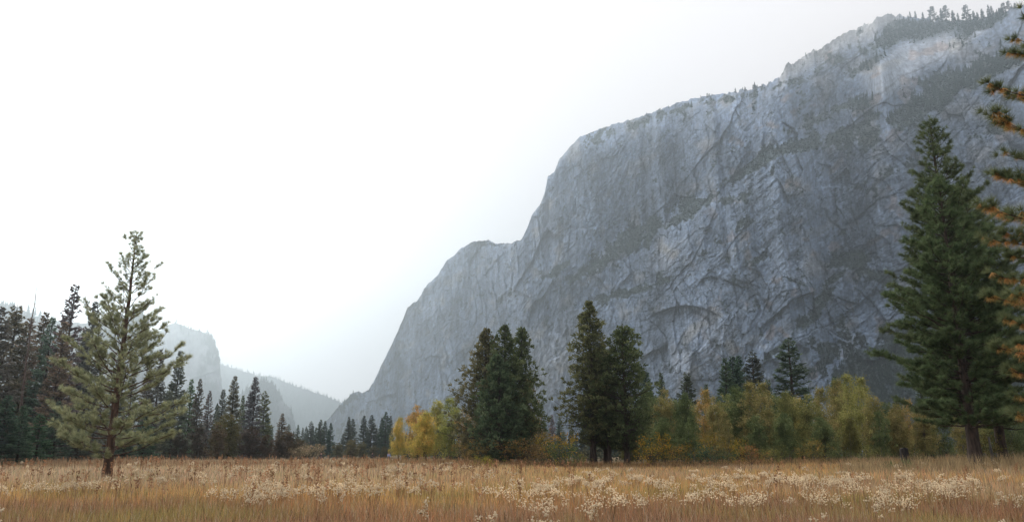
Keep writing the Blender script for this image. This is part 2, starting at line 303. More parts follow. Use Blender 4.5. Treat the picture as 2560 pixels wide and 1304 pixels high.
# back side of the massif
bk = 26; q = (np.arange(1, bk + 1) / bk)[:, None]
Yt = Yd[-1][None]; Zt = ZZ[-1][None]
Yk = Yt + q ** 1.3 * 1400; Zk = Zt - q * Zt * 1.0 - 40 * q - 14 * sstep(0, .2, q) + 30 * noise(m_[None] * 60 + 0 * q, q * 9, 14) * (q < .99) * q
Xk = Yk * m_[None] * (1 - .0 * q)
XX = np.concatenate([XX, Xk]); YY = np.concatenate([Yd, Yk]); ZZ = np.concatenate([ZZ, np.maximum(Zk, -.4)]); NR = NY + bk
ZZ[0] = -.5
# albedo, with thin overhang shadows painted in
tonev = 1 + .55 * fbm(S / 120, Zm / 150, 4, 21) + .16 * (h2 - .5) + .16 * (h3 - .5) + .12 * (h4 - .5)
streak = fbm(S / 7, Zm / 170, 4, 23); streak2 = fbm(S / 18, Zm / 300, 3, 24)
tonev += .28 * streak * sstep(-.25, .25, fbm(S / 200, Zm / 200, 2, 25)) + .20 * streak2 + .16 * fbm(S / 22, Zm / 420, 4, 409) + .30 * fbm(S / 28, Zm / 22, 5, 411, .7) + .35 * fbm(S / 330, Zm / 260, 2, 410)
tonev -= .35 * cr1 + .30 * cr2 + .3 * cr3
tonev -= .42 * (1 - sstep(0, .035, ln1)) * sstep(0, .25, fbm(S / 90, Zm / 60, 2, 404)) + .30 * (1 - sstep(0, .03, ln2)) * sstep(-.1, .2, fbm(S / 60, Zm / 90, 2, 405)) + .30 * (1 - sstep(0, .03, ln3)) * sstep(0, .2, fbm(S / 50, Zm / 50, 2, 406))  # thin curved overhang shadows, painted as dark lines in the rock colour
tonev += .22 * sstep(.1, .5, fbm(S / 5, Zm / 60, 3, 407)) + .45 * fbm(S / 6, Zm / 5, 3, 408)
pale = np.zeros(K.shape)
for b in [(1660, 640, 45, 34, 55, .45), (1690, 610, 40, 10, 20, .3), (1375, 560, 30, 90, -75 + 90, .25), (1500, 660, 16, 50, -30, .4), (1350, 930, 60, 110, -20, .5), (1400, 900, 40, 120, -20, .45), (1250, 450 + 300, 60, 20, 20, .2), (1780, 850, 60, 60, 0, .25), (1960, 640, 60, 50, 0, .12), (2430, 480, 90, 70, 30, .2), (1560, 950, 50, 60, 0, .15), (1700, 900, 40, 50, 10, .3), (2310, 455, 80, 40, 30, .15)]:
    pale = np.maximum(pale, b[5] * blob(*b[:5], 3))
crag = sstep(.93, .99, tt + 0 * K) * sstep(1930, 1960, PX) * (1 - sstep(2230, 2300, PX)); tonev += pale + slab * .5 + crag * .3 * sstep(-.1, .3, nv)
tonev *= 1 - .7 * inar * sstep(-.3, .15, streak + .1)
for (x0, y0, x1, y1, wd) in [(1600, 800, 1720, 765, 5), (1715, 765, 1775, 800, 5), (1780, 770, 1800, 830, 3), (1640, 1010, 1800, 870, 4), (1860, 690, 1950, 800, 6), (1560, 870, 1660, 800, 3), (1490, 745, 1640, 718, 5), (2180, 240, 2330, 150, 3), (2330, 150, 2480, 60, 3), (1960, 230, 2150, 130, 4), (1880, 760, 2000, 720, 3), (1530, 660, 1600, 585, 4), (1800, 700, 1960, 720, 2), (1640, 690, 1790, 640, 3), (2060, 520, 2180, 700, 5), (2000, 560, 2080, 700, 3)]:
    d_ = np.array([x1 - x0, y1 - y0], float); Ln = np.hypot(*d_); d_ /= Ln
    tx = (PX - x0) * d_[0] + (PY - y0) * d_[1]; ty = -(PX - x0) * d_[1] + (PY - y0) * d_[0] + nv * 16
    tonev -= .5 * (1 - sstep(wd * .5, wd, np.abs(ty))) * (tx > 0) * (tx < Ln)
tonev -= .16 * sstep(1950, 2150, PX) * sstep(520, 380, PY) * (1 - slab) * (1 - crag)
tonev = np.clip(1 + (tonev - 1) * 1.2, .25, 2.1)
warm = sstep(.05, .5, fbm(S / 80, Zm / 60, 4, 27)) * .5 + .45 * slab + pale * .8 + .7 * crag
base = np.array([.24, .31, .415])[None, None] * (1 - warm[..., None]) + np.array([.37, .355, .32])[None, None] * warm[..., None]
rust = sstep(.35, .6, fbm(S / 45, Zm / 35, 4, 28) + .15) * sstep(1600, 1900, PX) * .5
base = base * (1 - rust[..., None]) + np.array([.30, .22, .17]) * rust[..., None]
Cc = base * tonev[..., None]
Cv = np.array([.042, .060, .048]) * (1 + .5 * fbm(S / 12, Zm / 12, 3, 29))[..., None]
vm_ = (vmask * (.78 + .22 * sstep(-.1, .15, fbm(S / 7, Zm / 6, 3, 97))))[..., None]
Cc = Cc * (1 - vm_) + Cv * vm_
Cc = np.concatenate([Cc, np.broadcast_to(np.array([.2, .21, .2]), (bk, NX, 3))])
V = np.stack([XX, YY, ZZ], -1)
ii = (np.arange(NR - 1)[:, None] * NX + np.arange(NX - 1)[None]).ravel()
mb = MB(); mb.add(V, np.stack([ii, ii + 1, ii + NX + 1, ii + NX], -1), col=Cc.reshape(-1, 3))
tag(obj('cliff', mb.mesh('cliff', M_ROCK, False)), kind='structure')
CL = dict(XX=XX[:NY], YY=YY[:NY], ZZ=ZZ[:NY], veg=vmask, PX=PX, PY=PY, m=m_, ks=ks)
# ------------------------------------------------------------------ shrubs and small trees growing on the ledges (uncountable)
rs = np.random.RandomState(3)
def spire(mb, P, h, r, rs, col, tiers=4, sides=6):
    """many small ragged conifers: stacked ragged cones, vectorised over P"""
    n = len(P); th = np.arange(sides) * 2 * np.pi / sides
    for t in range(tiers):
        z0 = (.10 + .9 * t / tiers); z1 = z0 + 1.35 / tiers
        rr = r * (1 - z0) * 1.05 + r * .06
        rad = rr[:, None] * rs.uniform(.55, 1.25, (n, sides)); a = th[None] + rs.uniform(0, 6, (n, 1))
        ring = np.stack([P[:, None, 0] + np.cos(a) * rad, P[:, None, 1] + np.sin(a) * rad, P[:, None, 2] + (h[:, None] * (z0 + rs.uniform(-.05, .04, (n, sides))))], -1)
        top = np.stack([P[:, 0], P[:, 1], P[:, 2] + h * min(z1, 1.0)], -1)[:, None]
        V = np.concatenate([ring, top], 1); b0 = (np.arange(n) * (sides + 1))[:, None]; j = np.arange(sides)[None]
        T = np.stack([b0 + j, b0 + (j + 1) % sides, b0 + sides + 0 * j], -1)
        c = col * rs.uniform(.7, 1.3, (n, 1))
        mb.add(V, tris=T, col=np.repeat(c, sides + 1, 0))
def clump_leaves(mb, rs, P, rad, per, size, col, squash=.75):
    n = len(P); o = nrm(rs.normal(size=(n, per, 3))) * rs.uniform(.3, 1, (n, per, 1)) * rad[:, None, None]; o[..., 2] *= squash
    c = (P[:, None] + o + np.array([0, 0, 1]) * rad[:, None, None] * .5).reshape(-1, 3)
    cc = (col * rs.uniform(.6, 1.4, (n, per, 1))).reshape(-1, 3)
    s = np.repeat(size, per) * rs.uniform(.6, 1.3, n * per)
    d = nrm(rs.normal(size=(n * per, 3))); nn = rs.normal(size=(n * per, 3)); sd_ = nrm(np.cross(d, nn))
    V = np.stack([c - d * s[:, None] * .5, c + sd_ * s[:, None] * .4, c + d * s[:, None] * .5, c - sd_ * s[:, None] * .4], 1)
    mb.add(V, np.arange(len(c) * 4).reshape(-1, 4), col=np.repeat(cc, 4, 0))
wt = (vmask ** 1.5) * (PX < 2760) * sstep(.01, .05, tt + 0 * K); p = (wt / wt.sum()).ravel()
def pick(n, extra=None):
    pp = p if extra is None else (p * extra.ravel()) / (p * extra.ravel()).sum()
    idx = rs.choice(p.size, n, p=pp); return np.stack([CL['XX'].ravel()[idx], CL['YY'].ravel()[idx], CL['ZZ'].ravel()[idx]], -1), idx
P_, ix = pick(15000); rad = rs.uniform(1.4, 3.6, len(P_))
mb = MB(); clump_leaves(mb, rs, P_, rad, 11, rad * .85, np.array([.040, .058, .042])[None, None] * rs.uniform(.8, 1.2, (len(P_), 1, 1)))
tag(obj('ledge_shrubs', mb.mesh('ledge_shrubs', M_SHRUB)), 'dark shrubs filling the diagonal ledges of the granite cliff', 'shrubs', kind='stuff')
P_, ix = pick(3000, sstep(2050, 2300, PX) * (1 - .98 * sstep(250, 330, PY)) + .5 * (PY > 880) + .02); h = rs.uniform(6, 17, len(P_)) * (1 + .4 * (P_[:, 2] > 620))
mb = MB(); spire(mb, P_ - np.array([0, 0, .8]), h, h * .2, rs, np.array([[.035, .055, .042]]))
tag(obj('ledge_conifers', mb.mesh('ledge_conifers', M_SHRUB)), 'small dark conifers crowding the upper ledges and talus of the cliff', 'trees', kind='stuff')
# ------------------------------------------------------------------ far hills
M_HILL = rockmat('hill_rock', 10, .012)
def hill(name, pts, yb, seed, cotv=.5, amp=60, treecov=.5, back=900, nx=420, ny=150, ntree=0, tint=(.20, .21, .21), cotfun=None, jag=1.0):
    P = np.array(pts, float); m0, k0_ = mk(P[:, 0], P[:, 1])
    for i in range(1, len(m0)): m0[i] = max(m0[i], m0[i - 1] + .0015)
    m = np.linspace(m0[0], m0[-1], nx); kk = np.interp(m, m0, k0_); q_ = m * F
    kk = kk + jag * (noise(q_ / 15, 0 * q_, seed) * 2.4 + noise(q_ / 5, 0 * q_, seed + 1) * 1.3) / F
    t = np.linspace(0, 1, ny)[:, None]; K = -1.65 / yb + (kk[None] + 1.65 / yb) * t
    S = m[None] * yb + 0 * K; Z = K * yb
    ct = cotv + .25 * fbm(S / 500, Z / 300, 3, seed + 3) + .6 * sstep(.85, 1, t)
    ct = np.clip(ct, .05, 1.8); dl = ct * np.gradient(K, axis=0) / np.maximum(1 - K * ct, .4)
    Yd = yb * np.exp(np.cumsum(dl, 0))
    edge = np.minimum(sstep(0, .06, (m - m[0]) / (m[-1] - m[0])), 1)[None]
    f1, f2, dx, dy, hx, hy = worley((S + fbm(S / 300, Z / 300, 2, 5) * 120) / 330, (Z - S * .3) / 220, seed)
    Dp = fbm(S / 700, Z / 900, 4, seed + 5) * amp * 2.2 + ((hx - .5) * dx + (hy - .5) * dy) * amp + ridged(S / 160, Z / 500, 4, seed + 6) * amp * .4 + fbm(S / 60, Z / 60, 4, seed + 9) * amp * .25
    # the ends curl away so the massif has a rounded flank
    u = (m - m[0]) / (m[-1] - m[0]); Yd = Yd + Dp * sstep(0, .1, t) + (400 * (sstep(.12, 0, u) + sstep(.93, 1, u)))[None]
    X_ = Yd * m[None]; Z_ = Yd * K + EYE; b = 14; q = (np.arange(1, b + 1) / b)[:, None]
    Yk = Yd[-1][None] + q * back; Zk = np.maximum(Z_[-1][None] * (1 - q ** 1.2) - 10 * q, -.4)
    XX = np.concatenate([X_, Yk * m[None]]); YY = np.concatenate([Yd, Yk]); ZZ = np.concatenate([Z_, Zk]); ZZ[0] = -.5; nr = ny + b
    tn = 1 + .7 * fbm(S / 260, Z / 200, 4, seed + 7) + .3 * fbm(S / 30, Z / 300, 3, seed + 8)
    vm = sstep(.45 - treecov, .75 - treecov, fbm(S / 180, Z / 140, 4, seed + 10) + .35)
    Cc = np.array(tint) * tn[..., None]; Cc = Cc * (1 - vm[..., None]) + np.array([.045, .065, .05]) * vm[..., None]
    Cc = np.concatenate([Cc, np.broadcast_to(np.array([.07, .09, .07]), (b, nx, 3))])
    ii = (np.arange(nr - 1)[:, None] * nx + np.arange(nx - 1)[None]).ravel()
    mb = MB(); mb.add(np.stack([XX, YY, ZZ], -1), np.stack([ii, ii + 1, ii + nx + 1, ii + nx], -1), col=np.clip(Cc, .01, .9).reshape(-1, 3))
    tag(obj('hills', mb.mesh('hills', M_HILL, False)), kind='structure')
    if ntree:
        r2 = np.random.RandomState(seed); pw = (vm * (t > .1) * (1 + 3 * (t > .93)) + .15 * (t > .97)).ravel(); ix = r2.choice(pw.size, ntree, p=pw / pw.sum())
        Pt = np.stack([X_.ravel()[ix], Yd.ravel()[ix], Z_.ravel()[ix] - 1], -1); h = r2.uniform(14, 34, ntree)
        return Pt, h
    return None
FT = []
FT.append(hill('A', [(-420, 650), (-200, 690), (-60, 735), (0, 757), (20, 760), (35, 765), (60, 775), (90, 788), (150, 802), (200, 806), (250, 812), (290, 800), (330, 783), (352, 781), (368, 792), (376, 830), (384, 880), (392, 960), (400, 1060)], 2500, 201, .35, 55, .25, ntree=1600))
FT.append(hill('B', [(330, 900), (360, 870), (380, 848), (400, 826), (420, 812), (438, 806), (455, 812), (470, 820), (500, 826), (525, 838), (540, 862), (549, 905), (553, 950), (560, 1000), (575, 1060), (600, 1110)], 4100, 211, .28, 50, .1, tint=(.23, .24, .25), ntree=300, jag=.5))
FT.append(hill('C', [(440, 905), (500, 906), (555, 911), (600, 925), (640, 937), (680, 941), (740, 965), (800, 985), (850, 1004), (900, 1022), (980, 1050), (1060, 1090)], 5600, 221, 1.1, 70, .9, ntree=2600, jag=.6))
FT.append(hill('D', [(520, 1060), (560, 1015), (600, 985), (630, 960), (650, 951), (668, 952), (685, 964), (700, 985), (712, 1008), (724, 1018), (731, 1040), (740, 1085), (760, 1120)], 3900, 231, .3, 40, .4, ntree=500, jag=.6))
mb = MB(); rs = np.random.RandomState(9)
for P_, h in FT: spire(mb, P_, h, h * .2, rs, np.array([[.04, .058, .045]]), 3, 5)
tag(obj('hillside_forest', mb.mesh('hillside_forest', M_SHRUB)), 'hazy conifer forest covering the far blue hills', 'forest', kind='stuff')
# ------------------------------------------------------------------ tree builders (unit: metres at height H0)
def limb(mb, p0, d, L, r0, n=5, sag=0.0, up=0.0, rs=None, wob=.05, sides=5):
    s = np.linspace(0, 1, n); d = np.asarray(d, float)
    P = np.asarray(p0)[None] + d[None] * (s * L)[:, None]; P[:, 2] += (-sag * s + up * s ** 2) * L
    if rs is not None: P[1:] += rs.normal(size=(n - 1, 3)) * wob * L * .3 * s[1:, None]
    tube(mb, P, r0 * (1 - .85 * s), sides); return P
def along(P, s):
    n = len(P) - 1; x = np.clip(s * n, 0, n - 1e-6); i = x.astype(int); f = (x - i)[:, None]; return P[i] * (1 - f) + P[i + 1] * f
def conifer(seed, H=24, Rb=3.4, nb=150, shape=.85, clear=.08, sparse=.12, spray=.75, per=20, irr=.35):
    rs = np.random.RandomState(seed); tr = MB(); cr = MB()
    zs = np.linspace(0, H, 12); wob = np.cumsum(rs.normal(size=(12, 2)) * .05, 0) * (zs[:, None] / H)
    tp = np.column_stack([wob, zs]); tube(tr, tp, .02 * H * (1 - zs / H) ** .8 * .75 + .02, 8)
    lobes = rs.uniform(0, 6.28, 5)
    for i in range(nb):
        f = clear + (1 - clear) * ((i + rs.uniform(0, 1)) / nb) ** .9
        if rs.rand() < sparse: continue
        z = f * H * .985; az = rs.uniform(0, 6.283)
        Lb = Rb * ((1 - f) ** shape) * (1 + irr * rs.uniform(-1, .6) + .18 * math.sin(az * 2 + lobes[int(f * 4.99)])) + .25
        if f < .25: Lb *= .6 + 1.6 * f
        c = np.array([np.interp(z, zs, tp[:, 0]), np.interp(z, zs, tp[:, 1]), z])
        d = np.array([math.cos(az), math.sin(az), -.25 + .75 * f + rs.uniform(-.15, .15)])
        P = limb(tr, c, d, Lb, .012 * Lb + .01, 4, .15, .22, rs, sides=3)
        n = max(4, int(per * (Lb / Rb) + 3)); s = rs.uniform(.15, 1.0, n) ** .7; Q = along(P, s)
        side = nrm(np.cross(d, [0, 0, 1])); sg = rs.choice([-1, 1], n)[:, None]
        dd = nrm(d)[None] * .7 + side[None] * sg * rs.uniform(.1, 1.1, (n, 1)) + np.column_stack([rs.normal(size=(n, 2)) * .25, rs.uniform(-.55, .25, n)])
        tn = rs.uniform(.65, 1.3) * rs.uniform(.75, 1.25, n)
        Q2 = Q + side[None] * sg * rs.uniform(0, .22, (n, 1)) * Lb * (1 - s * .5)[:, None]
        diamonds(cr, Q2, dd, rs.normal(size=(n, 3)) * .7 + [0, 0, 1], spray * rs.uniform(.6, 1.25, n) * (.55 + .45 * min(1, Lb / 2)), spray * .42 * rs.uniform(.6, 1.2, n), tn)
        diamonds(cr, Q2, dd + rs.normal(size=(n, 3)) * .5, rs.normal(size=(n, 3)), spray * .7 * rs.uniform(.6, 1.2, n) * (.55 + .45 * min(1, Lb / 2)), spray * .3, tn * .85)
    return tr, cr, H
def cedar(seed, H=24, Rb=4.2, clear=.12, shape=.8, ncl=330, leaf=.42, top=.5):
    rs = np.random.RandomState(seed); tr = MB(); cr = MB()
    zs = np.linspace(0, H, 12); wob = np.cumsum(rs.normal(size=(12, 2)) * .05, 0) * (zs[:, None] / H); tp = np.column_stack([wob, zs])
    flare = 1 + .5 * np.exp(-zs / 1.0); tube(tr, tp, (.019 * H * (1 - zs / H) ** .9 + .02) * flare, 10)
    ph = rs.uniform(0, 6.28, 6)
    for i in range(ncl):
        f = clear + (1 - clear) * ((i + rs.rand()) / ncl) ** 1.12; z = f * H * .97; az = rs.uniform(0, 6.283)
        prof = (1 - f) ** shape * (1 - .45 * math.exp(-((f - clear) / .12) ** 2 * 3))
        lob = 1 + .28 * math.sin(az * 3 + ph[int(f * 5.99)]) + .22 * math.sin(f * 31 + az * 2)
        Lb = (Rb * prof * lob + .35 * top) * rs.uniform(.4, 1.15)
        c = np.array([np.interp(z, zs, tp[:, 0]), np.interp(z, zs, tp[:, 1]), z]); d = np.array([math.cos(az), math.sin(az), rs.uniform(-.1, .35)])
        P = limb(tr, c, d, Lb, .012 * Lb + .012, 4, .12, .3, rs, sides=3)
        cl = P[-1]; rc = rs.uniform(.28, .52) * (.35 + .65 * min(1, Lb / 2.0)); n = int(26 * (rc / .45) ** 1.3)
        o = nrm(rs.normal(size=(n, 3))) * (rs.rand(n, 1) ** .5) * rc * [1.15, 1.15, .8]
        dd = nrm(o + d * .5 + [0, 0, .25]) + rs.normal(size=(n, 3)) * .35
        tn = rs.uniform(.6, 1.3) * rs.uniform(.75, 1.25, n)
        diamonds(cr, cl + o * .8, dd, rs.normal(size=(n, 3)), leaf * rs.uniform(.5, 1.1, n), leaf * .42, tn)
        n2 = n // 3; diamonds(cr, along(P, rs.uniform(.3, .9, n2)) + rs.normal(size=(n2, 3)) * .15, rs.normal(size=(n2, 3)) + d, rs.normal(size=(n2, 3)), leaf * .8, leaf * .4, .7)
    return tr, cr, H
def broadleaf(seed, H=15, Rb=3.2, clear=.12, stems=3, ncl=170, leaf=.26, per=75, bush=False, loose=.5):
    rs = np.random.RandomState(seed); tr = MB(); cr = MB(); tips = []
    for s_ in range(stems):
        az = rs.uniform(0, 6.28); lean = rs.uniform(.02, .16) if not bush else rs.uniform(.2, .7)
        b = np.array([math.cos(az), math.sin(az), 0]) * rs.uniform(0, .35 if not bush else .6); hh = H * rs.uniform(.8, .97)
        n = 9; s = np.linspace(0, 1, n); P = b + np.column_stack([math.cos(az) * lean * s * hh, math.sin(az) * lean * s * hh, s * hh]) + np.cumsum(rs.normal(size=(n, 3)) * [.12, .12, 0], 0)
        tube(tr, P, .011 * H * (1 - s * .92) * rs.uniform(.7, 1.1), 7)
        for j in range(16 if not bush else 6):
            f = rs.uniform(clear + .1, .97); c = along(P, np.array([f]))[0]; a2 = rs.uniform(0, 6.28); Lb = Rb * rs.uniform(.35, .85) * (1.2 - f) * 1.2
            d = np.array([math.cos(a2), math.sin(a2), rs.uniform(.5, 1.3)]); Q = limb(tr, c, d, Lb * .8, .03 * (1.2 - f) * H / 15 + .008, 5, 0, .2, rs, .15, 4)
            for e in range(3): tips.append(along(Q, np.array([rs.uniform(.4, 1)]))[0])
    ph = rs.uniform(0, 6.28, 5)
    for i in range(ncl):
        f = clear + (1 - clear) * rs.rand() ** .85; az = rs.uniform(0, 6.28)
        g_ = (f - clear) / (1 - clear); prof = (np.sin(np.pi * np.clip(g_ * .80 + .18, 0, 1)) ** .5) * (1 - .38 * g_ * g_)
        rr = Rb * prof * (1 + .25 * math.sin(2 * az + ph[int(g_ * 4.99)]) + .15 * math.sin(az * 5 + f * 14)) * math.sqrt(rs.uniform(.12, 1.0))
        c = np.array([math.cos(az) * rr, math.sin(az) * rr, f * H]); c += rs.normal(size=3) * .2
        if rs.rand() < .45 and tips: c = tips[rs.randint(len(tips))] + rs.normal(size=3) * .3
        c[2] = min(c[2], H * .985)
        rc = rs.uniform(.35, 1.0) * Rb / 3.2 * (1.1 - .4 * g_); n = int(per * rs.uniform(.5, 1.2) * (rc / .7) ** 1.5) + 6
        o = rs.normal(size=(n, 3)) * rc * [.55, .55, .6]
        tn = rs.uniform(.6, 1.35) * rs.uniform(.7, 1.3, n)
        diamonds(cr, c + o, rs.normal(size=(n, 3)) + [0, 0, -.2], rs.normal(size=(n, 3)), leaf * rs.uniform(.6, 1.2, n), leaf * .75, tn)
    return tr, cr, H
def tufted_pine(seed, H, prof, whorl=.6, per=6, clear=.06, tl=.2, tw=.006, nn=26, twigs=9, droop=(.75, -.05), tr_r=.016, sub=1.0, spread=.75, drop=.1, lean=0.0, grav=.0, irr=0.0, s0=.28):
    """prof(f) = branch length at height fraction f; droop = branch rise at the top / at the bottom"""
    rs = np.random.RandomState(seed); tr = MB(); cr = MB(); TC = []; TD = []; TT = []
    zs = np.linspace(0, H, 16); wob = np.cumsum(rs.normal(size=(16, 2)) * .03, 0) * (zs[:, None] / H); tp = np.column_stack([wob[:, 0] + lean * zs * (1 - zs / H), wob[:, 1], zs])
    tube(tr, tp, (tr_r * H * (1 - zs / H) ** .85 + .012) * (1 + .35 * np.exp(-zs / .8)), 12)
    z = clear * H; wi = 0
    while z < H * .985:
        f = z / H; step = whorl * (1.0 - .25 * f) * rs.uniform(.8, 1.2)
        a0 = rs.uniform(0, 6.28); npb = max(3, int(per + rs.randint(-1, 2)))
        for j in range(npb):
            if rs.rand() < drop: continue
            az = a0 + j * 6.283 / npb + rs.uniform(-.3, .3); Lb = prof(f) * rs.uniform(.62, 1.12)
            if irr: Lb *= (1 + irr * .8 * math.sin(2 * az + 9 * f + seed) * math.sin(23 * f + seed)) * rs.uniform(1 - irr, 1.08)
            zz = z + rs.uniform(-.3, .3) * step; c = np.array([np.interp(zz, zs, tp[:, 0]), np.interp(zz, zs, tp[:, 1]), zz])
            rise = droop[1] + (droop[0] - droop[1]) * f + rs.uniform(-.15, .15)
            d = np.array([math.cos(az), math.sin(az), rise]); P = limb(tr, c, d, Lb, .011 * Lb + .008 + .004 * H / 15, 7, .12, .28, rs, .1, 5)
            nt_ = max(2, int(twigs * Lb / prof(.15) + 1)); side = nrm(np.cross(d, [0, 0, 1]))
            for q in range(nt_):
                s = rs.uniform(s0, 1.0) ** .8; b = along(P, np.array([s]))[0]; sg = rs.choice([-1, 1]); tlg = sub * Lb * .30 * rs.uniform(.3, 1) * (1.15 - s * .7) + .08
                td = nrm(nrm(d) * .8 + side * sg * rs.uniform(.3, 1.1) + np.array([0, 0, rs.uniform(-.1, .6)]))
                T = limb(tr, b, td, tlg, .008 + .003 * tlg, 3, 0, .15, None, 0, 3)
                for e in ([1.0, .72, .45] if tlg > .35 else [1.0]):
                    TC.append(along(T, np.array([e]))[0] + rs.normal(size=3) * .02); TD.append(td + [0, 0, .3]); TT.append(rs.uniform(.65, 1.35))
            TC.append(P[-1]); TD.append(d + [0, 0, .3]); TT.append(1.1)
        z += step
    TC.append(tp[-1]); TD.append(np.array([0, 0, 1.])); TT.append(1.2)
    needles(cr, rs, np.array(TC), nrm(np.array(TD)), nn, tl, tw, np.array(TT), spread, grav)
    return tr, cr, H
def meshes(t, nm, bark, leafm): return (t[0].mesh(nm + '_trunk', bark, True), t[1].mesh(nm + '_crown', leafm), t[2])
def place(kind, cat, ms, x, y, H, rotz, col, label, group, ws=1.0, partcol=True):
    s = H / ms[2]; z = float(ground_z(x, y)) - .05
    e = obj(kind, None); e.location = (x, y, z); e.rotation_euler = (0, 0, rotz); e.scale = (s * ws, s * ws, s); tag(e, label, cat, group)
    obj('trunk', ms[0], e); obj('crown', ms[1], e, col); return e
def from_top(px, py, Yd):
    m, k = mk(px, py); x = float(m) * Yd; return x, float(k) * Yd + EYE - float(ground_z(x, Yd))
ORD = ['leftmost', 'second', 'third', 'fourth', 'fifth', 'sixth', 'seventh', 'eighth', 'ninth', 'tenth', 'eleventh', 'twelfth', 'thirteenth', 'fourteenth', 'fifteenth', 'sixteenth', 'seventeenth', 'eighteenth', 'nineteenth', 'twentieth', 'twenty-first', 'twenty-second', 'twenty-third', 'twenty-fourth', 'twenty-fifth', 'twenty-sixth', 'twenty-seventh', 'twenty-eighth', 'twenty-ninth', 'thirtieth', 'thirty-first', 'thirty-second', 'thirty-third', 'thirty-fourth', 'thirty-fifth', 'thirty-sixth']
def ordl(i): return ORD[i] if i == 0 else ORD[i] + ' from left'
RD = random.Random(5)
def row(kind, cat, variants, items, group, lab, colf):
    """items: (px top, py top, distance, width scale[, colour, extra word]) sorted left to right"""
    items = sorted(items, key=lambda t: t[0])
    for i, it in enumerate(items):
        x, H = from_top(it[0], it[1], it[2]); col = it[4] if len(it) > 4 else colf(); ex = it[5] + ' ' if len(it) > 5 else ''
        place(kind, cat, variants[RD.randrange(len(variants))], x, it[2], H, RD.uniform(0, 6.28), col, ex + lab.replace('@', ordl(i)), group, it[3])
# ---- conifers
CON = [meshes(conifer(s, H=24, Rb=r * 1.25, nb=int(n_b * 1.9), shape=sh, per=34, spray=.62, irr=ir, sparse=sp_), 'conifer', M_BARK, M_NEEDLE) for s, r, n_b, sh, ir, sp_ in
       [(11, 3.2, 170, .85, .35, .1), (12, 2.7, 150, .75, .45, .18), (13, 3.6, 180, .9, .3, .1), (14, 2.9, 160, .65, .5, .2), (15, 3.3, 190, .8, .4, .12)]]
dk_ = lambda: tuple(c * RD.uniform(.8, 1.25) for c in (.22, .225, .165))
brn = (.32, .25, .18)
left = [(-60, 735, 105, 1.1), (3, 763, 105, 1.1), (50, 760, 118, 1.25), (76, 790, 122, 1.0, brn), (114, 775, 128, .9), (135, 790, 118, .9), (189, 707, 112, .85), (165, 800, 105, 1.0, brn, 'brown'), (243, 750, 122, .8), (217, 815, 125, .8), (-20, 860, 92, 1.2), (262, 860, 128, .9), (300, 880, 135, .9),
        (406, 868, 150, .75), (375, 900, 150, .8), (450, 874, 150, .95), (482, 945, 165, .9), (502, 944, 160, .7), (526, 974, 185, .9), (560, 970, 185, .9), (587, 937, 165, .9), (610, 985, 190, .9), (641, 939, 160, 1.0), (664, 975, 165, .95), (708, 1031, 185, 1.25), (680, 1060, 200, .9), (722, 1058, 200, .9), (428, 960, 170, .9), (335, 930, 145, .9)]
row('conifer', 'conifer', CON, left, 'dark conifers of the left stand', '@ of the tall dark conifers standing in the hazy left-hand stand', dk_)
gr_ = lambda: tuple(c * RD.uniform(.8, 1.2) for c in (.13, .20, .13))
row('young_conifer', 'conifer', CON, [(-30, 965, 80, 1.6), (20, 985, 82, 1.7), (62, 1010, 84, 1.6), (105, 1030, 88, 1.7), (150, 1000, 95, 1.5), (205, 1025, 98, 1.5), (320, 1040, 110, 1.6), (370, 1010, 118, 1.4)], 'low dark conifers at the foot of the left stand', '@ of the low bushy green conifers at the foot of the left stand', gr_)
row('conifer', 'conifer', CON, [(745, 1060, 420, 1.0), (757, 1067, 430, .9), (767, 1064, 440, .9), (779, 1051, 330, 1.0), (803, 1047, 330, 1.35), (814, 1050, 340, 1.2), (828, 1055, 330, 1.1), (872, 1040, 330, 1.1), (883, 1044, 340, 1.1), (910, 1037, 330, 1.1), (930, 1035, 320, 1.15), (955, 1042, 340, 1.1), (966, 1027, 320, 1.2), (977, 1037, 325, 1.1), (790, 1066, 380, 1.2), (941, 1068, 380, 1.1), (858, 1082, 420, 1.1)],
    'small hazy conifers at the valley gap', '@ of the small hazy conifers standing across the valley gap', lambda: tuple(c * RD.uniform(.85, 1.15) for c in (.11, .14, .10)))
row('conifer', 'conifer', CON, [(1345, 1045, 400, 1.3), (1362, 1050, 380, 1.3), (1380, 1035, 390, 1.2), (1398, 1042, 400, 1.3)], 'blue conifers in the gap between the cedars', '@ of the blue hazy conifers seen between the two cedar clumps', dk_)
row('conifer', 'conifer', CON, [(1613, 927, 190, 1.2), (1650, 929, 210, .9), (1713, 927, 180, 1.25), (1766, 957, 210, 1.0), (1810, 892, 175, 1.15), (1829, 888, 180, 1.2), (1846, 885, 185, 1.0), (1877, 876, 175, 1.25), (1917, 945, 190, 1.0), (1970, 841, 170, 1.3), (2083, 938, 185, .9), (2240, 985, 200, 1.1), (2300, 960, 200, 1.1)],
    'conifers behind the cottonwoods', '@ of the conifers rising behind the autumn cottonwoods', lambda: tuple(c * RD.uniform(.85, 1.15) for c in (.135, .18, .115)))
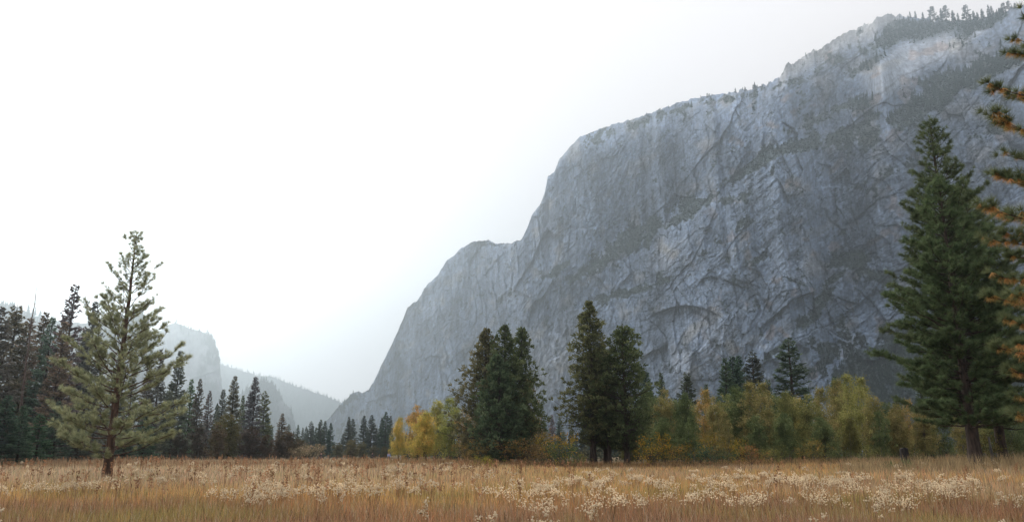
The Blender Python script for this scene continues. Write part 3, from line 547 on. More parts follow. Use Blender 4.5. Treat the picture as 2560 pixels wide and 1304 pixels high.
# ---- dead snag and hero pine
x, H = from_top(98, 692, 112); rs = np.random.RandomState(77); tr = MB(); zs = np.linspace(0, H, 14)
tube(tr, np.column_stack([np.cumsum(rs.normal(size=14) * .05), np.cumsum(rs.normal(size=14) * .05), zs]), .25 * (1 - zs / H) + .015, 7)
br = MB()
for i in range(85):
    f = rs.uniform(.35, .98); az = rs.uniform(0, 6.28); limb(br, (0, 0, f * H), (math.cos(az), math.sin(az), rs.uniform(-.2, .15)), (1 - f) * 2.0 * rs.uniform(.3, 1) + .3, .022, 4, .1, 0, rs, .2, 3)
e = obj('dead_tree', None); e.location = (x, 112, float(ground_z(x, 112)) - .05); tag(e, 'thin bare dead snag poking above the left conifer stand', 'dead tree')
obj('trunk', tr.mesh('trunk', M_DEAD, True), e); obj('branches', br.mesh('branches', M_DEAD), e)
def heroprof(f):
    return float(np.interp(f, [0, .06, .2, .35, .5, .62, .75, .88, .95, 1], [2.7, 3.5, 3.8, 3.35, 2.75, 2.05, 1.3, .8, .42, .12]))
x, H = from_top(337, 582, 48)
T = tufted_pine(21, H, heroprof, whorl=.54, per=6, clear=.10, irr=.22, tl=.25, tw=.010, nn=54, twigs=24, droop=(1.05, .0), tr_r=.0165, spread=.75, drop=.14)
T = (T[0].mesh('pine_trunk', M_BARKR, True), T[1].mesh('pine_crown', M_PINE), H)
place('pine_tree', 'pine', T, x, 48, H, 1.3, (.40, .42, .25), 'young backlit pine with open whorled branches standing alone in the meadow', None)
# ---- big pines at right
def bigprof(R0, lo=.10):
    return lambda f: float(np.interp(f, [0, lo, .2, .4, .6, .75, .88, .96, 1], [R0 * .75, R0 * .9, R0 * 1.0, R0, R0 * .84, R0 * .56, R0 * .32, R0 * .15, .06]))
rp = [(2325, 292, 70, 5.3, 31, 'tallest dark green pine at right, top left of the pair of trunks', .055), (2343, 435, 65, 4.5, 32, 'brighter green pine standing in front of the tallest right-hand pine', .0), (2412, 470, 73, 5.6, 33, 'dark pine with the thick leaning right-hand trunk near the right edge', .0)]
for (px, py, Yd, R0, sd_, lab, ln) in rp:
    x, H = from_top(px, py, Yd)
    T = tufted_pine(sd_, H, bigprof(R0), whorl=.68, per=9, clear=.145, tl=.34, tw=.03, nn=20, twigs=26, droop=(.5, -.08), tr_r=.0165, spread=.95, drop=.12, sub=.85, irr=.36, s0=.38)
    T = (T[0].mesh('pine_trunk', M_BARK, True), T[1].mesh('pine_crown', M_PINE), H)
    place('pine_tree', 'pine', T, x, Yd, H, 0.4 * sd_, (.155, .195, .10) if sd_ != 32 else (.15, .205, .10), lab, 'big pines at the right edge of the meadow')
# ---- near pine at the right edge, needles turning orange
rs = np.random.RandomState(40); Yn = 21.; mtr = .90; xt = mtr * Yn; Hn = 19.
tr = MB(); zs = np.linspace(0, Hn, 14); tube(tr, np.column_stack([0 * zs, 0 * zs, zs]), .30 * (1 - zs / Hn) ** .8 + .03, 12)
gC, gD, gT, oC, oD, oT = [], [], [], [], [], []
tipl = [(2556, 36), (2548, 100), (2535, 135), (2478, 216), (2520, 235), (2482, 292), (2520, 318), (2516, 388), (2492, 440), (2530, 455), (2464, 520), (2500, 540), (2478, 600), (2515, 585), (2530, 640), (2498, 690), (2480, 745), (2535, 740), (2525, 800), (2500, 868), (2545, 860), (2538, 930), (2560, 990), (2550, 1040)]
tipl += [(RD.uniform(2580, 3050), RD.uniform(-150, 1040)) for _ in range(46)]
base0 = np.array([xt, Yn, float(ground_z(xt, Yn)) - .05])
for (px, py) in tipl:
    m, k = mk(px, py); Yt = Yn + rs.uniform(-1.6, 1.2); tip = np.array([float(m) * Yt, Yt, float(k) * Yt + EYE]) - base0
    z0 = tip[2] - rs.uniform(.1, .9) * (1 if tip[2] > 4 else -.3); z0 = max(.8, min(z0, Hn - .5)); p0 = np.array([0, 0, z0]); s = np.linspace(0, 1, 7)[:, None]
    P = p0 * (1 - s) + tip * s; P[:, 2] -= (np.sin(s[:, 0] * np.pi) * .35); P[1:-1] += rs.normal(size=(5, 3)) * .06
    tube(tr, P, .035 * (1 - s[:, 0]) + .008, 5); d = nrm(tip - p0); side = nrm(np.cross(d, [0, 0, 1])); LB = np.linalg.norm(tip - p0)
    for q in range(int(4 + LB * 4)):
        f = rs.uniform(.35, 1) ** .7 if q else 1.0; b = along(P, np.array([f]))[0]; td = nrm(d * .7 + side * rs.uniform(-1, 1) + np.array([0, 0, rs.uniform(-.1, .6)])); tl = rs.uniform(.1, .5) * (1.25 - f * .6)
        T_ = limb(tr, b, td, tl, .012, 3, 0, .15, None, 0, 4)
        for e_ in ([1.0, .55] if tl > .25 else [1.0]):
            c = along(T_, np.array([e_]))[0]; gC.append(c); gD.append(td + [0, 0, .45]); gT.append(rs.uniform(.7, 1.3))
            if rs.rand() < .7: oC.append(c - nrm(td) * .08); oD.append(-td * .25 + np.array([0, 0, -1.0])); oT.append(rs.uniform(.7, 1.25))
cg = MB(); needles(cg, rs, np.array(gC), nrm(np.array(gD)), 80, .23, .010, np.array(gT), .9); co = MB(); needles(co, rs, np.array(oC), nrm(np.array(oD)), 44, .19, .010, np.array(oT), .75)
e = obj('pine_tree', None); e.location = base0; tag(e, 'near pine reaching in at the right edge with orange dying needles', 'pine')
obj('trunk', tr.mesh('near_trunk', M_BARKR, True), e); obj('crown', cg.mesh('near_crown', M_PINE), e, (.17, .20, .10))
tag(obj('dying_needles', co.mesh('dying_needles', M_PINE), e, (.66, .42, .17)), 'orange dead needle tufts')
# ---- cedars
def cedar_set(items, group):
    for i, (px, py, Yd, R0, cl, sh, seed, lab, col) in enumerate(items):
        x, H = from_top(px, py, Yd); ms = meshes(cedar(seed, H, R0, cl, sh, ncl=int(680 * R0 / 4)), 'cedar', M_BARK, M_NEEDLE); place('cedar_tree', 'cedar', ms, x, Yd, H, 0, col, lab, group)
gc = (.165, .20, .095); gd = (.135, .185, .10)
cedar_set([(1218, 812, 112, 5.0, .07, .80, 51, 'left cedar of the three-topped clump, brownest and widest', (.22, .21, .11)), (1261, 804, 110, 3.9, .06, .75, 52, 'middle cedar and tallest top of the three-topped clump', gc), (1303, 811, 113, 3.9, .07, .72, 53, 'right cedar of the three-topped clump with a slim pointed top', gc), (1250, 880, 106, 3.6, .03, .7, 54, 'shorter dark cedar in front of the three-topped clump', gd)], 'left cedar clump')
cedar_set([(1474, 742, 110, 4.9, .14, .80, 61, 'tallest cedar with open top, left of the second cedar clump', (.20, .21, .10)), (1507, 862, 113, 3.9, .16, .62, 62, 'short cedar wedged between the two tall cedars of the right clump', gd), (1557, 808, 108, 4.4, .13, .55, 63, 'round-topped dense cedar at the right of the second clump', gc)], 'right cedar clump')
# extra visible trunk of the right clump
x = float(mk(1525, 1100)[0]) * 109; tr = MB(); zs = np.linspace(0, 11, 8); tube(tr, np.column_stack([zs * -.05, 0 * zs, zs]), .3 * (1 - zs / 14), 9)
T = cedar(64, 12, 1.6, .55, .5, ncl=80); tr.V += T[0].V[:0]
e = obj('cedar_tree', None); e.location = (x, 109, float(ground_z(x, 109)) - .05); tag(e, 'slim leaning cedar with a bare trunk, under the round-topped cedar', 'cedar', 'right cedar clump')
obj('trunk', tr.mesh('slim_trunk', M_BARK, True), e); obj('crown', T[1].mesh('slim_crown', M_NEEDLE), e, gd)
# ---- cottonwoods
COT = [meshes(broadleaf(s, 15, r * 1.12, cl, st, nc), 'cottonwood', M_PALE if pb else M_BARK, M_LEAF) for s, r, cl, st, nc, pb in [(71, 3.0, .10, 3, 190, 0), (72, 2.6, .14, 2, 160, 1), (73, 3.4, .08, 4, 210, 0), (74, 2.8, .16, 3, 170, 0), (75, 3.2, .10, 3, 190, 1)]]
gold = (.66, .54, .15); ogr = (.32, .32, .12); oran = (.56, .38, .13); dgr = (.17, .21, .09); olv = (.34, .30, .12)
row('cottonwood', 'cottonwood', COT, [(1001, 1043, 118, .75, gold, 'golden'), (1044, 1012, 132, 1.3, oran, 'orange-topped'), (1062, 1030, 120, 1.35, gold, 'yellow'), (1095, 1002, 130, 1.1, (.46, .44, .14), 'yellow-green'), (1127, 996, 124, 1.15, (.38, .40, .13), 'greenest'), (1165, 1026, 122, 1.2, (.50, .36, .12), 'amber'), (1196, 1060, 120, 1.1, (.46, .38, .13), 'olive'), (1322, 950, 120, .8, (.28, .2, .06), 'yellowing'), (1330, 1030, 118, 1.0, (.30, .2, .05), 'yellow')],
    'autumn cottonwoods around the left cedar clump', 'autumn cottonwood, @ of those around the left cedars', lambda: ogr)
rc = [(a_[0], a_[1], a_[2], a_[3] * .84, *a_[4:]) for a_ in [(1585, 1010, 135, 1.2, dgr), (1625, 978, 132, 1.2, dgr), (1660, 972, 128, 1.1, olv), (1685, 1000, 136, 1.1, dgr), (1708, 985, 125, 1.0, dgr), (1735, 1010, 140, 1.0, olv), (1762, 975, 132, 1.1, (.50, .36, .13), 'orange-tinged'), (1785, 990, 126, 1.1, olv), (1812, 985, 138, 1.1, ogr), (1842, 968, 130, 1.2, dgr), (1875, 958, 126, 1.2, olv), (1905, 958, 130, 1.2, olv), (1936, 985, 138, 1.1, dgr), (1962, 980, 128, 1.1, ogr), (1990, 992, 132, 1.0, (.48, .40, .13), 'yellowing'), (2018, 985, 126, 1.2, ogr), (2048, 972, 134, 1.2, olv), (2090, 950, 140, 1.1, olv), (2118, 938, 122, 1.05, (.38, .37, .13)), (2150, 945, 130, 1.1, (.37, .35, .12)), (2180, 990, 126, 1.2, olv), (2212, 1004, 132, 1.2, dgr), (2240, 1010, 126, 1.1, olv), (2268, 1000, 132, 1.1, (.46, .34, .13), 'amber'), (2300, 1015, 128, 1.2, olv), (2340, 1010, 130, 1.2, dgr), (2390, 1010, 134, 1.2, olv), (2450, 1000, 130, 1.3, ogr), (2510, 1000, 128, 1.3, dgr), (2570, 1000, 130, 1.3, dgr)]]
row('cottonwood', 'cottonwood', COT, rc, 'cottonwoods of the right-hand line', 'cottonwood, @ in the long line beneath the cliff', lambda: ogr)
rc2 = [(1575 + i * 78 + RD.uniform(-8, 8), 1030 + RD.uniform(-16, 20), RD.uniform(112, 120), RD.uniform(.9, 1.3), RD.choice([dgr, dgr, dgr, olv, (.16, .15, .05)])) for i in range(9)]
row('cottonwood', 'cottonwood', COT, rc2, 'low cottonwoods in front of the line', 'low cottonwood, @ in the front rank below the tall line', lambda: dgr)
row('oak_tree', 'oak', COT, [(570, 1035, 150, 1.6, (.16, .14, .05)), (548, 1060, 140, 1.3, (.15, .11, .06)), (632, 1065, 150, 1.5, (.12, .09, .065)), (668, 1085, 150, 1.3, (.13, .09, .06)), (722, 1080, 165, 2.2, (.15, .11, .065)), (752, 1100, 165, 2.0, (.18, .14, .08)), (700, 1098, 160, 1.6, (.11, .085, .06)), (500, 1070, 140, 1.4, (.10, .08, .06)), (450, 1080, 140, 1.5, (.10, .085, .06))], 'brown oaks before the left stand', '@ of the rounded brownish oaks before the left conifers', lambda: ogr)
row('oak_tree', 'oak', COT, [(795, 1108, 250, 2.2, (.17, .145, .085)), (845, 1105, 240, 2.0, (.15, .14, .07)), (880, 1098, 240, 2.0, (.20, .17, .08)), (905, 1102, 245, 1.8, (.17, .16, .08)), (935, 1112, 250, 2.2, (.15, .14, .08)), (962, 1115, 240, 1.8, (.14, .13, .07))], 'olive oaks at the valley gap', '@ of the low olive oaks below the hazy gap conifers', lambda: ogr)
# ---- bushes at the meadow edge
BSH = [meshes(broadleaf(s, 2.6, 1.5, .04, 7, 60, .13, 40, True), 'bush', M_BARK, M_LEAF) for s in (81, 82, 83)]
def bushes(items, group, lab):
    items = sorted(items, key=lambda t: t[0])
    for i, (px, Yd, H, ws, col, ex) in enumerate(items):
        x = float(mk(px, 1130)[0]) * Yd; place('bush', 'bush', BSH[i % 3], x, Yd, H, RD.uniform(0, 6), col, ex + ' ' + lab.replace('@', ordl(i)), group, ws)
bushes([(1218, 88, 1.5, 1.5, (.34, .30, .05), 'yellow-green'), (1360, 105, 4.6, 1.0, (.34, .27, .15), 'tan feathery'), (1398, 103, 4.4, .9, (.48, .33, .06), 'bright yellow'), (1418, 98, 3.2, 1.3, (.12, .17, .06), 'green'), (1345, 100, 2.8, 1.2, (.30, .20, .08), 'amber'), (1452, 100, 2.0, 1.1, (.28, .24, .07), 'yellow'), (1300, 102, 3.6, 1.2, (.26, .18, .06), 'ochre'), (1180, 104, 3.4, 1.2, (.26, .19, .07), 'ochre')], 'bushes around the cedars', 'bush, @ of those around the cedar trunks')
bushes([(1622, 100, 4.2, .9, (.40, .27, .05), 'yellow'), (1640, 103, 2.6, 1.4, (.16, .14, .05), 'dull olive'), (1700, 102, 3.0, 1.2, (.30, .2, .05), 'amber'), (1755, 100, 2.8, 1.6, (.07, .12, .07), 'dark green'), (1770, 102, 4.0, .9, (.30, .22, .05), 'ochre'), (1810, 100, 2.0, 1.4, (.08, .13, .07), 'dark green'), (1882, 96, 2.6, 1.0, (.36, .20, .08), 'rusty orange'), (1840, 103, 3.4, .8, (.34, .25, .05), 'gold'), (1925, 98, 2.2, 1.2, (.26, .24, .07), 'yellow-green'), (1960, 100, 2.6, 1.2, (.12, .13, .05), 'olive'), (2040, 102, 3.2, 1.1, (.26, .2, .06), 'ochre'), (2100, 98, 2.0, 1.6, (.13, .15, .06), 'olive'), (2170, 98, 2.2, 1.4, (.2, .2, .07), 'pale olive')], 'bushes at the foot of the right-hand line', 'bush, @ of those at the foot of the cottonwood line')
bushes([(2226, 62, 1.0, 1.0, (.11, .19, .07), 'green'), (2268, 61, 1.1, .9, (.13, .22, .08), 'bright green'), (2300, 70, 1.8, 1.2, (.16, .17, .07), 'olive'), (2465, 72, 3.0, .9, (.20, .17, .06), 'ochre'), (2540, 74, 2.4, 1.3, (.12, .13, .06), 'dark olive')], 'bushes around the charred stump and right trunks', 'bush, @ of those by the charred stump and big pines')
bushes([(765, 150, 3.0, 1.6, (.34, .27, .16), 'tan'), (742, 150, 2.4, 1.3, (.28, .22, .13), 'brownish'), (784, 155, 3.2, 1.2, (.38, .29, .17), 'straw-coloured')], 'pale bushes before the valley gap', 'bush, @ of the pale three before the valley gap')
# ---- charred stump, old grey post
def lathe_obj(name, prof, mat, rs, parent=None, sides=16, top=True):
    mb = MB(); a = np.arange(sides) * 2 * np.pi / sides; jit = 1 + rs.uniform(-.1, .1, sides); V = np.array([[(r * jit[j] * math.cos(a[j]), r * jit[j] * math.sin(a[j]), z + (rs.uniform(-.06, .06) if i == len(prof) - 1 else 0)) for j in range(sides)] for i, (r, z) in enumerate(prof)])
    i = np.arange(len(prof) - 1)[:, None] * sides; j = np.arange(sides)[None]; mb.add(V, np.stack([i + j, i + (j + 1) % sides, i + sides + (j + 1) % sides, i + sides + j], -1))
    c = V[-1].mean(0) - [0, 0, .03]; mb.add(np.concatenate([V[-1], [c]]), tris=np.stack([np.arange(sides), (np.arange(sides) + 1) % sides, np.full(sides, sides)], -1)); return obj(name, mb.mesh(name, mat), parent)
rs = np.random.RandomState(5); x = float(mk(2263, 1120)[0]) * 64
o = lathe_obj('tree_stump', [(.40, -.1), (.36, .25), (.33, .8), (.32, 1.3), (.31, 1.95)], M_CHAR, rs); o.location = (x, 64, float(ground_z(x, 64))); o.rotation_euler = (0, R(-4), 0); tag(o, 'charred black broken tree stump standing by green bushes', 'tree stump')
x = float(mk(2478, 1110)[0]) * 69
o = lathe_obj('dead_stub', [(.15, -.1), (.13, .6), (.12, 1.6), (.07, 2.7)], M_PALE, rs, sides=9); o.location = (x, 69, float(ground_z(x, 69))); o.rotation_euler = (0, R(-3), 0); tag(o, 'short pale dead stub between the two thick pine trunks', 'dead tree')
# ---- trees on the cliff rim
RIM = [meshes(conifer(s, H=30, Rb=r, nb=90, shape=sh, clear=cl, irr=.5, sparse=sp_, spray=2.6, per=9), 'rim_pine', M_BARK, M_NEEDLE) for s, r, sh, cl, sp_ in [(91, 6.5, .5, .25, .25), (92, 4.2, .8, .1, .1), (93, 7.5, .6, .15, .2), (94, 3.4, .9, .1, .15)]]
rim = [(2274, 30, 3), (2287, 28, 3), (2306, 31, 1), (2328, 17, 2), (2351, 22, 1), (2362, 15, 0), (2380, 27, 1), (2393, 33, 3), (2412, 14, 0), (2424, 35, 1), (2432, 28, 1), (2442, 31, 1), (2453, 23, 1), (2469, 13, 3), (2477, 15, 1), (2491, 24, 1), (2506, 8, 0), (2519, 3, 0), (2536, 8, 2), (1752, 238, 3), (1768, 233, 0), (1773, 234, 2), (1838, 220, 1), (1856, 218, 3), (1862, 217, 2), (1883, 212, 0), (1893, 214, 1), (1905, 210, 2), (1922, 206, 1), (1780, 234, 1), (1616, 281, 3), (1583, 295, 3), (1671, 263, 3), (2014, 131, 3), (2040, 124, 1), (2057, 118, 2)]
rim.sort()
for i, (px, py, v) in enumerate(rim):
    m, k = mk(px, py); m = float(m); ci = int(np.argmin(np.abs(CL['m'] - m))); r_ = NY - 1 - 4
    kb = K[r_, ci]; Yb_ = CL['YY'][r_, ci]; zb = CL['ZZ'][r_, ci] - 1.5; zt = float(k) * Yb_ + EYE; H = max(zt - zb, 9)
    ms = RIM[v]; e = obj('rim_pine', None); e.location = (m * Yb_, Yb_, zb); s = H / 30; e.scale = (s, s, s); e.rotation_euler = (0, 0, RD.uniform(0, 6)); tag(e, 'tiny pine on the cliff rim against the sky, ' + ordl(i), 'pine', 'pines on the cliff rim')
    obj('trunk', ms[0], e); obj('crown', ms[1], e, (.04, .06, .045))
# ---- far-off wood that closes the foot of the valley
rs = np.random.RandomState(19); mb = MB(); n = 900
mm = rs.uniform(-.95, .98, n); Yd = rs.uniform(230, 800, n) * np.where((mm > -.30) & (mm < -.13), 1.8, 1.0); P_ = np.stack([mm * Yd, Yd, ground_z(mm * Yd, Yd)], -1); hh = rs.uniform(7, 15, n) * (1 + .3 * (mm < -.3)) * (1 + .5 * (Yd > 500))
spire(mb, P_, hh, hh * .2, rs, np.array([[.045, .058, .045]]), 7, 7)
mm = rs.uniform(-.95, .98, 500); Yd = rs.uniform(190, 330, 500) * np.where((mm > -.30) & (mm < -.13), 1.8, 1.0); clump_leaves(mb, rs, np.stack([mm * Yd, Yd, ground_z(mm * Yd, Yd)], -1), rs.uniform(2.2, 4.0, 500), 90, np.full(500, .8), np.array([.07, .07, .045])[None, None] * rs.uniform(.7, 1.4, (500, 1, 1)), .9)
tag(obj('far_wood', mb.mesh('far_wood', M_SHRUB)), 'distant dark wood closing the far side of the meadow', 'wood', kind='stuff')
# ------------------------------------------------------------------ meadow
def blades(mb, rs, x, y, h, wd, lean, col, top=None):
    n = len(x); z = ground_z(x, y) - .02; az = rs.uniform(0, 6.283, n); b = np.stack([x, y, z], -1)
    fx = rs.normal(0, .35, n) + np.sign(x) * 0; side = np.stack([np.cos(fx), np.sin(fx), 0 * x], -1); ld = np.stack([np.cos(az), np.sin(az), 0 * x], -1)
    mid = b + ld * (lean * h * .3)[:, None] + np.array([0, 0, 1]) * (h * .55)[:, None]; tip = b + ld * (lean * h)[:, None] + np.array([0, 0, 1]) * (h * (1 - .2 * lean))[:, None]
    wv = side * wd[:, None] * .5; V = np.stack([b - wv, b + wv, mid + wv * .8, mid - wv * .8, tip], 1); i5 = (np.arange(n) * 5)[:, None]
    if top is None: top = col
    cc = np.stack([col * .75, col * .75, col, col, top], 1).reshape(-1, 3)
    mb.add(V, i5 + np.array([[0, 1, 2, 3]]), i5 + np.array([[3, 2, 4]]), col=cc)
def zone(x, y):
    """meadow colours by place"""
    n1 = fbm(x / 5.5, y / 5.5, 3, 301) ; n2 = fbm(x / 13 + 4, y / 13, 3, 302); n3 = noise(x / 2.2, y / 2.2, 303)
    mauve = np.array([.40, .235, .135]); tan = np.array([.54, .38, .24]); olive = np.array([.42, .33, .12]); rust = np.array([.52, .29, .14]); gold_ = np.array([.70, .43, .175]); straw = np.array([.72, .52, .33])
    r = y; near = 1 - sstep(19, 30, r + n2 * 9)
    c = mauve[None] * near[:, None] + (1 - near)[:, None] * gold_[None]
    lf = sstep(10, -14, x) * sstep(26, 44, r) ; c = c * (1 - lf[:, None]) + straw[None] * lf[:, None]
    o = sstep(.05, .38, n1) * .8 * (1 - .5 * lf); c = c * (1 - o[:, None]) + olive[None] * o[:, None]
    t = sstep(.12, .45, -n1 + .3 * n3) * .6; c = c * (1 - t[:, None]) + rust[None] * t[:, None]
    rt = sstep(3, 12, x) * sstep(.0, .35, n2 + .25) * .7 * (1 - .4 * near); c = c * (1 - rt[:, None]) + tan[None] * rt[:, None]
    return c
rs = np.random.RandomState(100)
n = 430000; d = np.exp(rs.uniform(np.log(4.5), np.log(135), n)); m = rs.uniform(-1.05, 1.05, n)
x = m * d; y = d
cx_ = np.round(x / (.03 * d + .05)); cy_ = np.round(y / (.03 * d + .05))
keep = fbm(x / 3.2, y / 3.2, 2, 310) > -.42; x, y, d = x[keep], y[keep], d[keep]; n = len(x)
hh = .58 + .20 * fbm(x / 4.0, y / 4.0, 3, 311) + .10 * fbm(x / 1.1, y / 1.1, 2, 312); hh = hh * rs.uniform(.55, 1.22, n) + .10 * sstep(30, 60, y)
col = zone(x, y) * rs.uniform(.55, 1.45, (n, 1)) * (1 + .12 * rs.normal(size=(n, 3)) * [1, .4, .6])
fr = rs.rand(n); col = np.where((fr < .07)[:, None], np.array([.62, .5, .36]), col); col = np.where((fr > .96)[:, None], np.array([.10, .06, .04]), col)
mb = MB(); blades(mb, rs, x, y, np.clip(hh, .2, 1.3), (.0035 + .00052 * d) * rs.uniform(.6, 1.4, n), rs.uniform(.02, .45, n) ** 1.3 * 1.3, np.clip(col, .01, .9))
tag(obj('meadow_grass', mb.mesh('meadow_grass', M_GRASS)), 'dry brown and golden meadow grass', 'grass', kind='stuff')
# tall seed stalks, rusty spikes and edge grass
mb = MB(); n = 900; d = rs.uniform(22, 120, n); m = np.where(rs.rand(n) < .7, rs.uniform(-.75, .1, n), rs.uniform(-.9, 1, n)); x = m * d; y = d; h = rs.uniform(.85, 1.35, n)
c = np.array([.36, .2, .11])[None] * rs.uniform(.5, 1.4, (n, 1)); blades(mb, rs, x, y, h, .006 + .0006 * d, rs.uniform(0, .12, n), c)
z = ground_z(x, y); P_ = np.stack([x, y, z + h * .72], -1)
for q in range(18):
    s = rs.rand(n); o = rs.normal(size=(n, 3)) * np.array([.03, .03, .0]); PP = P_ + o + np.array([0, 0, 1]) * (s * .28 * h)[:, None]; l = .05 + .0006 * d
    dd = nrm(rs.normal(size=(n, 3)) + [0, 0, 1]); sd_ = nrm(np.cross(dd, rs.normal(size=(n, 3)))); V = np.stack([PP, PP + sd_ * (l * .4)[:, None] + dd * (l * .5)[:, None], PP + dd * l[:, None], PP - sd_ * (l * .4)[:, None] + dd * (l * .5)[:, None]], 1)
    mb.add(V, np.arange(n * 4).reshape(-1, 4), col=np.repeat(c * rs.uniform(.8, 1.5, (n, 1)), 4, 0))
n = 9000; y = rs.uniform(56, 74, n); x = y * rs.uniform(.40, .95, n); h = rs.uniform(.7, 1.45, n) * (.7 + .5 * (fbm(x / 2, y / 2, 2, 5) > 0)); blades(mb, rs, x, y, h, np.full(n, .035), rs.uniform(.05, .35, n), np.array([.46, .34, .19])[None] * rs.uniform(.5, 1.3, (n, 1)))
n = 14000; y = rs.uniform(96, 112, n); x = y * rs.uniform(-.2, .6, n); h = rs.uniform(.5, 1.3, n); blades(mb, rs, x, y, h, np.full(n, .05), rs.uniform(.05, .3, n), np.array([.40, .26, .13])[None] * rs.uniform(.4, 1.3, (n, 1)))
n = 16000; y = rs.uniform(76, 96, n); x = y * rs.uniform(-.85, -.15, n); h = rs.uniform(.5, 1.25, n) * (.8 + .3 * (fbm(x / 3, y / 3, 2, 6) > 0)); blades(mb, rs, x, y, h, np.full(n, .045), rs.uniform(.05, .3, n), np.array([.50, .34, .20])[None] * rs.uniform(.4, 1.3, (n, 1)))
tag(obj('seed_stalks', mb.mesh('seed_stalks', M_GRASS)), 'tall rusty seed stalks and rank grass standing above the meadow', 'seed stalks', kind='stuff')
# cream seed-head flowers
OCT = np.array([[1, 0, 0], [-1, 0, 0], [0, 1, 0], [0, -1, 0], [0, 0, 1], [0, 0, -1]], float); OT = np.array([[0, 2, 4], [2, 1, 4], [1, 3, 4], [3, 0, 4], [2, 0, 5], [1, 2, 5], [3, 1, 5], [0, 3, 5]])
def plant(ms, mh, rs, x, y, H, Rr, stems, puff, tone=1.0, size=.016):
    z0 = float(ground_z(x, y)) if ms is not None and not getattr(ms, 'local', False) else 0.0
    base = np.array([x, y, z0]); C_ = []
    for s in range(stems):
        az = rs.uniform(0, 6.28); r = Rr * math.sqrt(rs.rand()); tip = base + [math.cos(az) * r, math.sin(az) * r, H * rs.uniform(.78, 1.0) * (1 - .15 * (r / Rr) ** 2)]
        s_ = np.linspace(0, 1, 4)[:, None]; P = (base + [math.cos(az) * r * .25, math.sin(az) * r * .25, -.03]) * (1 - s_) + tip * s_
        tube(ms, P, .003 + .00012 * y, 3); ms.Cc.append(np.broadcast_to(np.array([.52, .33, .18]) * rs.uniform(.7, 1.3), (12, 3)))
        C_.append(tip + rs.normal(size=(puff, 3)) * ([.028, .028, .024] if isinstance(mh, list) else [.055, .055, .045]))
        if isinstance(mh, list): puffs(mh[s], rs, C_[-1], size, tone)
    if isinstance(mh, list): return
    puffs(mh, rs, np.concatenate(C_), size, tone)
def puffs(mh, rs, C_, size, tone):
    C_ = np.asarray(C_); n = len(C_); sz = size * rs.uniform(.6, 1.4, n); ax = rs.uniform(.7, 1.3, (n, 6, 1))
    V = C_[:, None] + OCT[None] * sz[:, None, None] * ax; T = (np.arange(n) * 6)[:, None, None] + OT[None]
    c = np.array([.97, .86, .68]) * tone * rs.uniform(.85, 1.05, (n, 1)); c = np.where(rs.rand(n, 1) < .05, np.array([.45, .28, .15]), c); mh.add(V, tris=T, col=np.repeat(c, 6, 0))
rs = np.random.RandomState(200); st = MB(); hd = MB(); spots = []
for _ in range(250):   # right-hand band
    y = rs.uniform(18, 42); m = rs.uniform(.0, .56); spots.append((m * y, y, 1))
for _ in range(70): y = rs.uniform(24, 70); spots.append((rs.uniform(-.05, .75) * y, y, .8))
for _ in range(150): y = np.exp(rs.uniform(np.log(32), np.log(95))); spots.append((rs.uniform(-.75, -.02) * y, y, 1))
for _ in range(22): y = rs.uniform(19, 34); spots.append((rs.uniform(-.75, .8) * y, y, .7))
for cx, cy, nn_ in [(-.30, 25, 26), (-.22, 24, 14), (-.50, 30, 20), (-.40, 33, 18), (-.62, 26, 16), (.02, 24, 14), (-.12, 27, 12)]:
    for _ in range(nn_): spots.append((cx * cy + rs.normal() * .9, cy + rs.normal() * 1.2, 1))
for (x, y, t) in spots:
    if fbm(np.array([x / 3.]), np.array([y / 3.]), 2, 333)[0] < -.12: continue
    plant(st, hd, rs, x, y, rs.uniform(.68, .98), rs.uniform(.15, .38), rs.randint(4, 9), rs.randint(7, 14), rs.uniform(.95, 1.15), .009 + .00036 * y)
tag(obj('wildflower_stems', st.mesh('wildflower_stems', M_GRASS)), 'rusty stems of the seeding wildflowers across the meadow', 'stems', kind='stuff')
tag(obj('wildflower_heads', hd.mesh('wildflower_heads', M_FLOWER)), 'drifts of cream fluffy wildflower seed heads in the meadow', 'wildflowers', kind='stuff')
near = [(8, 1262, 11.5), (22, 1290, 10.5), (250, 1296, 10.6), (640, 1222, 19), (690, 1208, 21), (830, 1218, 19), (1062, 1248, 14.5), (1190, 1288, 11), (1228, 1272, 12), (1313, 1282, 11.3), (1365, 1275, 11.6), (1480, 1252, 14), (2045, 1275, 11.4), (2210, 1250, 14), (2500, 1280, 11.4), (2525, 1225, 18)]
for i, (px, py, Yd) in enumerate(near):
    m, k = mk(px, py); x = float(m) * Yd; H = float(k) * Yd + EYE - float(ground_z(x, Yd)); H = max(H, .6); s1 = MB(); ns_ = rs.randint(4, 7) if Yd < 16 else 12; h1 = [MB() for _ in range(ns_)]; s1.local = True
    plant(s1, h1, rs, 0, 0, H, rs.uniform(.08, .2) if Yd < 16 else .35, ns_, 14, .95, .013)
    e = obj('wildflower', None); e.location = (x, Yd, float(ground_z(x, Yd)) - .01); tag(e, 'cream fluffy seed-head wildflower in the near grass, ' + ordl(i), 'wildflower', 'nearest wildflowers gone to seed')
    obj('stems', s1.mesh('stems', M_GRASS), e); [obj('seed_head', h_.mesh('seed_head', M_FLOWER), e) for h_ in h1]
